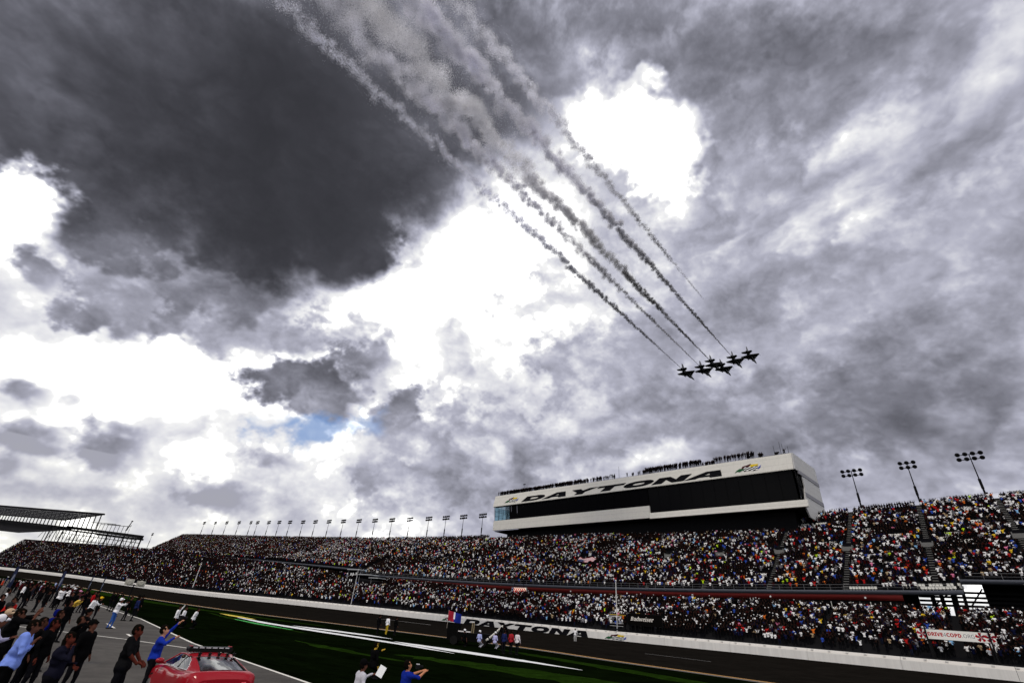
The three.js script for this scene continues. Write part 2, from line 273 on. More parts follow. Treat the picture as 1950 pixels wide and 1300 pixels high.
  along('white_dash', M(0.26, 0.25, 0.24), 25, 33, (s) => 62, 0.22, (s) => { const u = (62 - innerN(s)) / (wallN(s) - innerN(s)); return 0.03 + wallY(s) * u * u; });
  along('white_dash', M(0.26, 0.25, 0.24), 83, 101, (s) => 70, 0.5, (s) => { const u = (70 - innerN(s)) / (wallN(s) - innerN(s)); return 0.03 + wallY(s) * u * u; });
}

// ---------------------------------------------------------------- lettering and the flag emblem
const arc = (cx, cy, rx, ry, a, b, k = 8) => Array.from({ length: k + 1 }, (_, i) => { const t = lerp(a, b, i / k) * RAD; return [cx + rx * Math.cos(t), cy + ry * Math.sin(t)]; });
const GLYPH = {
  D: [[[0, 0], [0.62, 0], ...arc(0.62, 0.5, 0.38, 0.5, -90, 90), [0, 1]], [[[0.32, 0.34], [0.32, 0.68], [0.56, 0.68], ...arc(0.56, 0.51, 0.13, 0.17, 90, -90, 5), ]]],
  A: [[[-0.06, 0], [0.34, 1], [0.74, 1], [1.04, 0], [0.7, 0], [0.65, 0.17], [0.35, 0.17], [0.28, 0]], [[[0.43, 0.43], [0.52, 0.68], [0.59, 0.43]]]],
  Y: [[[0.33, 0], [0.33, 0.38], [-0.06, 1], [0.33, 1], [0.5, 0.68], [0.7, 1], [1.06, 1], [0.67, 0.38], [0.67, 0]], []],
  T: [[[0.32, 0], [0.32, 0.68], [0, 0.68], [0, 1], [1, 1], [1, 0.68], [0.68, 0.68], [0.68, 0]], []],
  O: [[...arc(0.36, 0.5, 0.36, 0.5, 90, 270), ...arc(0.64, 0.5, 0.36, 0.5, -90, 90)], [[...arc(0.44, 0.5, 0.13, 0.17, 270, 90, 5), ...arc(0.58, 0.5, 0.13, 0.17, 90, -90, 5)]]],
  N: [[[0, 0], [0, 1], [0.35, 1], [0.67, 0.45], [0.67, 1], [1, 1], [1, 0], [0.65, 0], [0.33, 0.55], [0.33, 0]], []],
};
const glyph = (c, w, h, shear, depth) => { const [o, hs] = GLYPH[c], f = (p) => [p[0] * w + p[1] * shear, p[1] * h]; return poly(o.map(f), depth, hs.map((q) => q.map(f))); };
const inkBlack = M(0.006, 0.006, 0.008, 0.7);
// waving racing flags: green, dark red, yellow, chequered, blue; x, y in units of the emblem
function emblem(parent, place, w, h) {
  const e = new THREE.Group(); e.name = 'flag_emblem'; let k = parent.children.filter((c) => c.name.startsWith('flag_emblem')).length; if (k) e.name += '_' + String(k).padStart(3, '0'); parent.add(e);
  const f = (list) => list.map(([x, y]) => [x * w, y * h]);
  const add = (name, list, mat, z) => { const m = part(name, poly(f(list), 0.03), mat, e); place(m, z); };
  add('green_flag', [[0, 0.06], [0.08, 0.34], [0.2, 0.52], [0.34, 0.46], [0.42, 0.2], [0.3, 0.28], [0.2, 0.12], [0.1, 0.2]], M(0.01, 0.09, 0.03), 0.02);
  add('dark_red_flag', [[0.24, 0.4], [0.32, 0.78], [0.46, 0.84], [0.64, 1], [0.56, 0.62], [0.46, 0.5], [0.36, 0.52]], M(0.06, 0.008, 0.012), 0.03);
  add('yellow_flag', [[0.54, 0.54], [0.64, 0.9], [0.78, 0.86], [0.9, 0.86], [0.86, 0.6], [0.76, 0.66], [0.64, 0.5]], M(0.72, 0.52, 0.02), 0.025);
  add('blue_flag', [[0.66, 0.12], [0.76, 0.34], [0.9, 0.42], [1, 0.7], [0.96, 0.34], [0.84, 0.16], [0.76, 0.2]], M(0.03, 0.06, 0.4), 0.02);
  for (let i = 0; i < 6; i++) for (let j = 0; j < 4; j++) { const x0 = 0.36 + i * 0.085, y0 = 0.12 + j * 0.12 + 0.05 * Math.sin(i * 1.3); add((i + j) % 2 ? 'white_check' : 'black_check', [[x0, y0], [x0 + 0.085, y0 + 0.04], [x0 + 0.1, y0 + 0.16], [x0 + 0.015, y0 + 0.12]], (i + j) % 2 ? whitePaint : inkBlack, 0.045); }
  return e;
}

// ---------------------------------------------------------------- retaining wall
{
  const t = thing('retaining_wall', 'long white retaining wall with black speedway lettering curving along the foot of the grandstands', 'wall');
  const W1 = new THREE.MeshStandardMaterial({ color: new THREE.Color().setRGB(0.84, 0.83, 0.8), roughness: 0.75, map: noiseTex(512, (u, v) => { const c = 0.86 + 0.1 * tile(u, v, 3, 5) + 0.06 * tile(v, u, 9, 3); return [c, c, c]; }) });
  const W2 = M(0.62, 0.6, 0.56, 0.8);
  for (let s = -36; s < 640; s += 12) {
    const prof = [[0, 0], [0, 1.22], [0.07, 1.25], [0.07, 1.3], [0.55, 1.62], [0.95, 1.64], [0.95, 0]], rows = prof.map(() => []);
    for (const q of span(s + 0.02, s + 11.98, 3)) prof.forEach(([a, b], i) => rows[i].push(at(q, wallN(q) + a, wallY(q) - 0.05 + b * (b ? 1 : 1))));
    // faces: front, ledge, sloped cap
    const g = sheet(rows.slice(0, 2), 0.1); part('wall_panel', g, W1, t);
    part('wall_cap', sheet(rows.slice(1), 0.1), W2, t);
  }
  for (let s = -12; s < 190; s += 2.35) { const y = wallY(s); const b = merge([box(0.5, 0.16, 0.34)]); b.rotateY(AZ - Math.PI / 2 + Math.PI / 2); const p = at(s, wallN(s) + 0.34, y + 1.46); const m = part('bracket', b, W1, t); m.position.copy(p); }
  // DAYTONA in black
  const word = 'DAYTONA', a0 = 101.2, w = (a0 - 64.8) / 7;
  [...word].forEach((c, i) => { const s = a0 - i * w, d = at(s - w, wallN(s - w), 0).sub(at(s, wallN(s), 0)); const m = part('letter', glyph(c, w * 0.93, 1.16, 1.0, 0.02), inkBlack, t); m.position.copy(at(s, wallN(s) - 0.03, wallY(s) - 0.02)); m.rotation.y = Math.atan2(-d.z, d.x); });
  for (const [s0, s1] of [[109, 104.4], [61, 56]]) { const d = at(s1, wallN(s1), 0).sub(at(s0, wallN(s0), 0)), ry = Math.atan2(-d.z, d.x), o = at(s0, wallN(s0) - 0.03, wallY(s0) + 0.06); emblem(t, (m, z) => { m.position.copy(o).addScaledVector(N, -z); m.rotation.y = ry; }, d.length(), 1.1); }
}

// ---------------------------------------------------------------- grandstands
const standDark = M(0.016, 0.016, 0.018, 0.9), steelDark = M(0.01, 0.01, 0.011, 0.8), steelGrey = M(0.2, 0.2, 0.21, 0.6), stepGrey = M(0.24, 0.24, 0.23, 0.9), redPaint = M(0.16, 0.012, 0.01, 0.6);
const UP_ROWS = 40, LO_ROWS = 22, S_RIGHT = -34;
const upEnd = (u) => lerp(390, 442, u);                                  // the far end of the upper deck is cut on the skew
const upAt = (s, u) => at(s, wallN(s) + lerp(26, 60, u), lerp(railY(s), crestY(s), u));
const loAt = (s, u) => at(s, wallN(s) + lerp(3.2, 22, u), lerp(wallY(s) + 1.75, lowTopY(s), u));
const aisles = []; for (let s = -22.5; s < 440; s += 14.5) aisles.push(s);
function tiers(f, rows, end, s0, y0 = 0) {
  const geos = [], cuts = [2.99, 3.01, 177.99, 178.01];
  for (let j = 0; j < rows; j++) {
    const e = end(j / rows), S = [...span(s0, e, 7), ...cuts.filter((c) => c > s0 && c < e)].sort((a, b) => a - b), a = [], b = [], c = [];
    for (const s of S) { const p = f(s, j / rows), q = f(s, (j + 1) / rows); a.push(p); b.push(V(q.x, p.y, q.z)); c.push(q); }
    geos.push(sheet([a, b]), sheet([b, c]));
  }
  return merge(geos);
}
const upper = thing('upper_grandstand', 'huge upper deck of the grandstand packed with spectators, red fascia band along its front', 'grandstand');
const lower = thing('lower_grandstand', 'lower deck of the grandstand packed with spectators right behind the white wall', 'grandstand');
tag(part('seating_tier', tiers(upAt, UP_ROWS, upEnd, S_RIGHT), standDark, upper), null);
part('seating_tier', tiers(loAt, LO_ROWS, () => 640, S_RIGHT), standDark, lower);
{
  const S = [...span(S_RIGHT, 390, 6), 2.99, 3.01, 177.99, 178.01].sort((a, b) => a - b), line = (f) => S.map(f);
  // deck edge, soffit
  const off = (o, dy) => (s) => at(s, wallN(s) + o, railY(s) + dy);
  part('deck_edge', sheet([line(off(25.6, 0.1)), line(off(25.6, -0.55)), line(off(27, -0.6))]), M(0.13, 0.14, 0.17, 0.6), upper);
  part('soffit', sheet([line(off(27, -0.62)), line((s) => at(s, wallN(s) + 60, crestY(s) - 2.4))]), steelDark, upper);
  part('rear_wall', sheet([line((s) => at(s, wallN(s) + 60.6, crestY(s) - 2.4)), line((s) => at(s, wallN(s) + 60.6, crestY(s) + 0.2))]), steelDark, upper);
  // red fascia band
  const R = span(12, 162, 5), yr = (s) => railY(s) - 1.65;
  part('red_fascia', sheet([R.map((s) => at(s, wallN(s) + 25.8, yr(s) + 1.05)), R.map((s) => at(s, wallN(s) + 25.8, yr(s))), R.map((s) => at(s, wallN(s) + 27.5, yr(s)))]), redPaint, upper);
  const R2 = span(12, 162, 5); part('fascia_backing', sheet([R2.map((s) => at(s, wallN(s) + 26.2, railY(s) - 0.5)), R2.map((s) => at(s, wallN(s) + 26.2, railY(s) - 2.2))]), steelDark, upper);
  // concourse wall behind the lower deck, with the open bay that shows the sky
  for (const [a, b] of [[-34, 0.3], [10.2, 390]]) { const Q = span(a, b, 6); part('concourse_wall', sheet([Q.map((s) => at(s, wallN(s) + 33, lowTopY(s) - 1)), Q.map((s) => at(s, wallN(s) + 33, railY(s) + 3.5))]), steelDark, upper); }
  const Lq = span(S_RIGHT, 640, 8); part('top_walkway', sheet([Lq.map((s) => at(s, wallN(s) + 22, lowTopY(s))), Lq.map((s) => at(s, wallN(s) + 24.6, lowTopY(s)))]), standDark, lower);
  part('front_kerb', sheet([Lq.map((s) => at(s, wallN(s) + 3.2, wallY(s) + 0)), Lq.map((s) => at(s, wallN(s) + 3.2, wallY(s) + 1.76))]), standDark, lower);
  const Lr = span(430, 640, 8); part('back_rail', sheet([Lr.map((s) => at(s, wallN(s) + 22.3, lowTopY(s) + 0)), Lr.map((s) => at(s, wallN(s) + 22.3, lowTopY(s) + 1.2))]), steelDark, lower);
  // open bay: horizontal beams, a lattice post, a diagonal
  for (const y of [10.55, 11.25, 11.95, 12.75]) part('bay_beam', beam(at(-5, 129, y), at(10, 129, y), 0.3, 0.36), steelDark, upper);
  part('bay_post', beam(at(5.1, 128.6, 7), at(4.6, 128.6, 13.5), 0.9, 0.9), steelDark, upper);
  part('bay_post', beam(at(3.6, 128.6, 7), at(3.2, 128.6, 13.5), 0.5, 0.5), steelDark, upper);
  part('bay_brace', beam(at(2.8, 128.4, 10.4), at(0.4, 128.4, 13.4), 0.22, 0.22), steelDark, upper);
  part('bay_brace', beam(at(5.2, 128.4, 12.6), at(9, 128.4, 9.6), 0.22, 0.22), steelDark, upper);
  // white posts on the walkway under the fascia
  for (let s = 14, i = 0; s < 165; s += 1.5 + (i % 3) * 0.12, i++) part('white_post', box(0.11, 1.15, 0.11), M(0.5, 0.5, 0.46, 0.7), upper).position.copy(at(s, wallN(s) + 24.2, railY(s) - 2.6));
  for (let s = 18; s < 160; s += 17.3) part('fascia_lamp', box(0.26, 0.3, 0.16), whitePaint, upper).position.copy(at(s, wallN(s) + 25.7, railY(s) - 1.2));
  // railing along the front of the deck
  const rails = []; for (let s = S_RIGHT; s < 180; s += 2.4) { const e = Math.min(s + 2.4, 180); if (s < 3 && e > 3) continue; const p = at(s, wallN(s) + 25.9, railY(s)), q = at(e - 0.001, wallN(e) + 25.9, railY(e - 0.001)), h = (v, y) => V(v.x, v.y + y, v.z); rails.push(bar(p, h(p, 1.15), 0.03, 5), bar(h(p, 1.13), h(q, 1.13), 0.03, 5), bar(h(p, 0.6), h(q, 0.6), 0.02, 5)); }
  part('railing', merge(rails), steelGrey, upper);
  const rails2 = []; for (let s = S_RIGHT; s < 445; s += 6) { if (Math.abs(s + 3 - 90) < 64) continue; const p = at(s, wallN(s) + 60.4, crestY(s)), q = at(s + 6, wallN(s + 6) + 60.4, crestY(s + 6)), h = (v, y) => V(v.x, v.y + y, v.z); rails2.push(bar(p, h(p, 1.5), 0.03, 4), bar(h(p, 1.45), h(q, 1.45), 0.022, 4)); }
  part('top_railing', merge(rails2), steelGrey, upper);
  // columns carrying the deck
  for (let s = -28; s < 386; s += 9) { if (s > -3 && s < 8) continue; part('column', bar(at(s, wallN(s) + 32, 0), at(s, wallN(s) + 32, railY(s) + 2.5), 0.35, 8), steelDark, upper); part('rear_column', bar(at(s, wallN(s) + 59.5, 0), at(s, wallN(s) + 59.5, crestY(s) - 2), 0.4, 8), steelDark, upper); }
  // aisle stairs: the steps can be made out on the near aisles only
  const stepG = merge([box(0.95, 0.08, 0.34)]);
  for (const s of aisles) {
    if (s > 70) continue;
    for (let j = 0; j < UP_ROWS * 1; j++) { const m = part('aisle_step', stepG, stepGrey, upper), p = upAt(s, (j + 0.35) / UP_ROWS); m.position.set(p.x, upAt(s, j / UP_ROWS).y + 0.34, p.z); m.rotation.y = Math.atan2(U.z, -U.x); }
    // entrance half way up: grey side walls round a black panel as painted shade
    const u = 17 / UP_ROWS, c = upAt(s, u), ry = Math.atan2(U.z, -U.x);
    const pm = part('portal', merge([box(0.18, 1.2, 2.4, -1.0, 0.7, -0.6), box(0.18, 1.2, 2.4, 1.0, 0.7, -0.6), box(2.1, 0.9, 0.15, 0, 0.55, 0.6)]), M(0.16, 0.16, 0.155, 0.9), upper); pm.position.copy(c); pm.rotation.y = ry;
    const op = part('portal_shade', box(1.8, 1.9, 0.1, 0, 1.0, -1.4), inkBlack, upper); op.position.copy(c); op.rotation.y = ry;
  }
}
// empty white seats
const seatG = merge([box(0.44, 0.42, 0.07, 0, 0.62, -0.2), box(0.44, 0.07, 0.4, 0, 0.4, 0.02), box(0.08, 0.38, 0.3, 0, 0.19, 0)]);
const seatMat = M(0.72, 0.72, 0.68, 0.55), emptySeat = new Set();
{
  const r = rng(91), ry = Math.atan2(U.z, -U.x);
  const spots = [[3, 0, 12, 2], [9, 1, 7, 1], [-1.2, 15, 5, 2], [0.5, 19, 8, 2], [2.5, 30, 6, 2], [-4, 24, 4, 3], [10.5, 22, 5, 2], [26, 31, 14, 3], [23, 20, 6, 2], [40, 26, 6, 1], [55, 22, 7, 1], [71, 27, 7, 1], [88, 25, 6, 1], [37, 5, 5, 2], [30, 12, 5, 1], [16, 0, 10, 1], [12.5, 9, 4, 2], [-3, 33, 5, 2], [16, 26, 5, 2]];
  for (const [s0, j0, w, h] of spots) for (let j = j0; j < j0 + h; j++) for (let i = 0; i < w; i++) { if (r() < 0.16) continue; const s = s0 + i * 0.52 + (j - j0) * 0.3; emptySeat.add(Math.round(s / 0.52) + '_' + j); const p = upAt(s, (j + 0.55) / UP_ROWS), m = part('seat', seatG, seatMat, upper); m.position.set(p.x, upAt(s, j / UP_ROWS).y, p.z); m.rotation.y = ry; }
}

// ---------------------------------------------------------------- press tower on top of the stand
{
  const t = thing('press_tower', 'long white press box with black speedway lettering and dark windows standing over the grandstand', 'building');
  t.position.copy(at(149.6, 153.5, 0)); t.rotation.y = Math.atan2(-0.73828, 0.67449);
  const wmap = noiseTex(512, (u, v) => { const j = (v * 8) % 1 < 0.035 || (u * 6) % 1 < 0.012 ? 0.8 : 1; const c = (0.9 + 0.07 * tile(u, v, 4, 5)) * j; return [c, c, c * 0.985]; });
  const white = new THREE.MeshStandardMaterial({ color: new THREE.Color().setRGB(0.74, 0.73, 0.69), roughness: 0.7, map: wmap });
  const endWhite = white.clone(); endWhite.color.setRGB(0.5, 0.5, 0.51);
  const dark = M(0.008, 0.008, 0.009, 0.8), glass = new THREE.MeshPhysicalMaterial({ color: new THREE.Color().setRGB(0.004, 0.004, 0.005), roughness: 0.12, specularIntensity: 0.06 });
  const clear = new THREE.MeshPhysicalMaterial({ color: new THREE.Color().setRGB(0.62, 0.8, 0.84), roughness: 0.03, transmission: 1, thickness: 0 });
  const L = 120.3, prof = (name, pts, x0, x1, mat, uvx = 0.08) => { const A = pts.map(([z, y]) => V(x0, y, z)), g0 = []; const rows = pts.map(([z, y]) => span(x0, x1, (x1 - x0) / 8).map((x) => V(x, y, z))); const g = sheet(rows).toNonIndexed(); g.computeVertexNormals(); const uv = g.attributes.uv, pp = g.attributes.position; for (let i = 0; i < uv.count; i++) uv.setXY(i, pp.getX(i) * uvx, (pp.getY(i) + pp.getZ(i)) * uvx); g0.push(g); const cap = new THREE.ShapeGeometry(new THREE.Shape(pts.map(([z, y]) => new THREE.Vector2(z, y)))); for (const [x, s] of [[x0, 1], [x1, 1]]) { const c = cap.clone(); c.applyMatrix4(new THREE.Matrix4().makeBasis(V(0, 0, 1), V(0, 1, 0), V(-1, 0, 0))).translate(x, 0, 0); const cu = c.attributes.uv, cp = c.attributes.position; for (let i = 0; i < cu.count; i++) cu.setXY(i, cp.getZ(i) * uvx, cp.getY(i) * uvx); g0.push(c); } return part(name, merge(g0), mat, t); };
  // upper band: leans out towards its lower lip
  prof('upper_band', [[0.05, 47.2], [0, 47.7], [0.95, 43.3], [0.95, 43.0], [-1.2, 43.0], [-1.2, 47.2], [0.05, 47.2]], -0.4, L - 0.1, white);
  prof('roof', [[-1.25, 47.15], [-1.25, 46.6], [-18.6, 46.6], [-18.6, 47.15], [-1.25, 47.15]], 0, L - 0.2, M(0.25, 0.25, 0.25), 0.05);
  prof('lower_band', [[-0.6, 37.3], [0.25, 37.3], [0.25, 33.5], [-0.6, 33.5], [-0.6, 37.3]], 0, 75.2, white);
  prof('lower_band', [[-0.6, 35.0], [0.2, 35.0], [0.55, 33.2], [-0.6, 33.2], [-0.6, 35.0]], 75.25, 121.6, white);
  prof('soffit', [[-0.62, 33.35], [-0.62, 33.1], [-18.4, 33.1], [-18.4, 33.35], [-0.62, 33.35]], 0.2, L - 0.3, dark);
  prof('core_wall', [[-3.2, 33.05], [-3.2, 26], [-18, 26], [-18, 33.05], [-3.2, 33.05]], 5.4, 117, dark);
  prof('back_wall', [[-18.1, 46.55], [-18.1, 33.4], [-18.6, 33.4], [-18.6, 46.55], [-18.1, 46.55]], 7, L - 0.4, dark);
  // floor slab and dark interior behind the panes
  prof('interior', [[-3.6, 42.9], [-3.6, 35.2], [-17.9, 35.2], [-17.9, 42.9], [-3.6, 42.9]], 11, L - 4.5, inkBlack);
  prof('floor_slab', [[-0.7, 36.9], [-0.7, 36.5], [-17.9, 36.5], [-17.9, 36.9], [-0.7, 36.9]], 0.1, 75, dark);
  const pane = (x0, x1, yb, yt, mat) => { const g = sheet([[V(x0 + 0.04, yt, 0.5), V(x1 - 0.04, yt, 0.5)], [V(x0 + 0.04, yb, -0.35), V(x1 - 0.04, yb, -0.35)]]); return part('window_pane', g, mat, t); };
  for (let x = 7; x < 75; x += 3.4) pane(x, Math.min(x + 3.4, 75.2), 37.32, 42.98, glass);
  for (let x = 75.2; x < 119.6; x += 3.7) pane(x, Math.min(x + 3.7, 119.8), 35.02, 42.98, glass);
  for (let x = 0.1; x < 7; x += 2.3) pane(x, x + 2.3, 37.32, 42.98, clear);
  const mull = (a, b, w = 0.09) => part('mullion', beam(a, b, w, w), dark, t);
  for (let x = 0.1; x <= 7.1; x += 2.3) mull(V(x, 37.3, -0.34), V(x, 43, 0.52));
  for (const y of [39.2, 41.2]) mull(V(0.1, y, lerp(-0.35, 0.5, (y - 37.3) / 5.7)), V(7, y, lerp(-0.35, 0.5, (y - 37.3) / 5.7)), 0.07);
  for (let z = -0.3; z > -10; z -= 2.4) { part('side_pane', sheet([[V(0.06, 42.98, z - 0.05), V(0.06, 42.98, z - 2.35)], [V(0.06, 37.3, z - 0.05), V(0.06, 37.3, z - 2.35)]]), clear, t); mull(V(0.06, 37.3, z), V(0.06, 43, z)); }
  for (const y of [39.2, 41.2]) mull(V(0.06, y, -0.3), V(0.06, y, -9.9), 0.07);
  prof('corner_wall', [[-10, 43], [-10, 37], [-18.4, 37], [-18.4, 43], [-10, 43]], 0, 0.4, dark);
  // right end: white wall with two grey bands and a glazed return
  const side = (name, list, mat, x) => { const s = new THREE.Shape(list.map(([z, y]) => new THREE.Vector2(z, y))), g = new THREE.ExtrudeGeometry(s, { depth: 0.35, bevelEnabled: false }); g.applyMatrix4(new THREE.Matrix4().makeBasis(V(0, 0, 1), V(0, 1, 0), V(-1, 0, 0))); const cu = g.attributes.uv, cp = g.attributes.position; for (let i = 0; i < cu.count; i++) cu.setXY(i, cp.getZ(i) * 0.08, cp.getY(i) * 0.08); const m = part(name, g, mat, t); m.position.x = x; return m; };
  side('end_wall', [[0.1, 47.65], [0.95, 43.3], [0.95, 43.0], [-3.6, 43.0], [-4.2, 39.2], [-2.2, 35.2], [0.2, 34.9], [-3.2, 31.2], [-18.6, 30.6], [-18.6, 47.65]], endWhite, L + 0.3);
  for (const [a, b] of [[42.2, 43.25], [36.6, 37.7]]) side('grey_band', [[a > 40 ? -1.2 : -3.6, a], [a > 40 ? -1.2 : -3.4, b], [-18.55, b], [-18.55, a]], M(0.2, 0.2, 0.23, 0.7), L + 0.42);
  for (let k = 0; k < 3; k++) { const z0 = 0.4 - k * 1.3, z1 = z0 - 1.26, yb = (z) => lerp(35.0, 39.2, clamp(-z / 4.2, 0, 1)); part('side_pane', sheet([[V(L - 0.1, 42.9, z0), V(L - 0.1, 42.9, z1)], [V(L - 0.1, 39.1, z0 - 0.1), V(L - 0.1, 39.1, z1)]]), glass, t); part('side_pane', sheet([[V(L - 0.1, 39.0, z0 - 0.1), V(L - 0.1, 39.0, z1)], [V(L - 0.1, 35.2 + k * 0.9, z0 - 0.4), V(L - 0.1, 36 + k * 0.9, z1)]]), glass, t); mull(V(L, 36, z0), V(L, 43, z0), 0.12); }
  mull(V(L, 39.05, 0.2), V(L, 39.05, -3.7), 0.12); mull(V(L, 43, -3.55), V(L, 39, -4.0), 0.12);
  // lettering on the sloping band
  const slope = Math.atan2(0.95, 4.4), word = 'DAYTONA', x0 = 16.6, w = (101.0 - 16.6) / 7;
  [...word].forEach((c, i) => { const m = part('letter', glyph(c, w * 0.93, 2.0, 3.0, 0.06), inkBlack, t); m.position.set(x0 + i * w, 43.62, 0.92); m.rotation.x = -slope; });
  for (const [a, b] of [[6.6, 14.6], [104.4, 112]]) emblem(t, (m, z) => { m.position.set(a, 43.75, 0.9 + z); m.rotation.x = -slope; }, b - a, 2.5);
  // roof railing and masts
  const rr = []; for (let x = 0.3; x < L - 1; x += 2.6) { rr.push(bar(V(x, 47.2, -1.6), V(x, 48.35, -1.6), 0.03, 4), bar(V(x, 48.3, -1.6), V(Math.min(x + 2.6, L - 1), 48.3, -1.6), 0.03, 4)); }
  part('roof_railing', merge(rr), steelDark, t);
  for (const [x, h] of [[2, 2.6], [5, 3.6], [9.5, 3.4], [14.6, 4.6], [44.5, 3.6], [62.3, 5.6], [79, 4], [115.3, 4.2], [117, 5], [117.6, 4.4], [119, 3.4]]) part('mast', bar(V(x, 47.1, -2.4), V(x, 47.1 + h, -2.4), 0.07, 5, 0.04), steelDark, t);
  part('mast_head', box(1.2, 0.3, 0.3, 14.6, 51.7, -2.4), steelDark, t);
  for (const [x, z] of [[108, -2], [111.5, -2], [115.8, -2.2], [118.4, -6], [118.6, -9], [118.5, -12.5]]) part('broadcast_camera', merge([box(0.9, 0.6, 0.5, x, 48.9, z), bar(V(x - 0.5, 47.1, z), V(x, 48.7, z), 0.06, 5), bar(V(x + 0.5, 47.1, z), V(x, 48.7, z), 0.06, 5), box(0.5, 0.35, 0.3, x + 0.6, 49, z + 0.1)]), steelDark, t);
}

// ---------------------------------------------------------------- floodlight poles
{
  function makePole(lamps) {
    const t = thing('floodlight_pole', '', 'light pole', null);
    part('pole', merge([bar(V(0, -3, 0), V(0, 4.6, 0), 0.2, 8), bar(V(0, 4.6, 0), V(0, 10.7, 0), 0.13, 8, 0.09)]), steelDark, t);
    part('collar', merge([bar(V(0, 2.4, 0), V(0, 4.7, 0), 0.27, 8), box(0.5, 0.7, 0.4, 0.25, 1.2, 0)]), steelDark, t);
    for (const y of [9.45, 10.65]) part('crossbar', box(lamps === 8 ? 4.9 : 3.4, 0.14, 0.14, 0, y, 0), steelDark, t);
    const cup = merge([new THREE.CylinderGeometry(0.34, 0.52, 0.5, 10).rotateX(Math.PI / 2 + 0.5), new THREE.SphereGeometry(0.36, 10, 6).scale(1, 1, 0.7).translate(0, 0.16, -0.26)]);
    const n = lamps / 2; for (const y of [9.5, 10.7]) for (let i = 0; i < n; i++) { const m = part('lamp', cup, steelDark, t); m.position.set((i - (n - 1) / 2) * 1.42, y, 0.12); }
    return t;
  }
  const p8 = makePole(8), p6 = makePole(6), turn = Math.atan2(-0.72, 0.69);
  const put = (o, s, h, label, group) => { o.position.copy(at(s, wallN(s) + 62, crestY(s) + 0.4)); o.scale.setScalar(h / 10.9); o.rotation.y = turn; o.userData.label = label; o.userData.category = 'light pole'; if (group) o.userData.group = group; };
  const again = (o) => { const c = o.clone(); c.name = numbered('floodlight_pole'); scene.add(c); return c; };
  put(p8, -6.5, 11.1, 'dark floodlight pole with eight lamps, rightmost of three right of the press box');
  put(p6, 6.1, 10.9, 'dark floodlight pole with six lamps, middle of three right of the press box');
  put(again(p8), 18.7, 10.9, 'dark floodlight pole with eight lamps, nearest the right end of the press box');
  const S = [418.6, 401.1, 383.8, 366, 349.8, 341, 326.8, 314.4, 302.1, 288, 275.4, 262.3, 249.3, 236.1, 223.3, 210.5, 198.1, 185.8, 175.4, 165.3, 154.7];
  const nth = ['first', 'second', 'third', 'fourth', 'fifth', 'sixth', 'seventh', 'eighth', 'ninth', 'tenth', 'eleventh', 'twelfth', 'thirteenth', 'fourteenth', 'fifteenth', 'sixteenth', 'seventeenth', 'eighteenth', 'nineteenth', 'twentieth', 'last'];
  S.forEach((s, i) => put(again(i === 4 ? p6 : p8), s, 9.8, `dark floodlight pole, ${nth[i]} from the left in the row left of the press box`, 'floodlight poles along the top of the stand'));
  const q = again(p8); put(q, 498.8, 9.6, 'dark floodlight pole standing alone in the gap left of the upper deck'); q.position.copy(at(498.8, 112.4, 29.1)); q.scale.setScalar(0.9);
  const q2 = again(p6); put(q2, 520, 6, 'short dark floodlight pole above the sloping beam of the steel frame'); q2.position.copy(at(506, 97, 37.5)); q2.scale.setScalar(0.5);
}

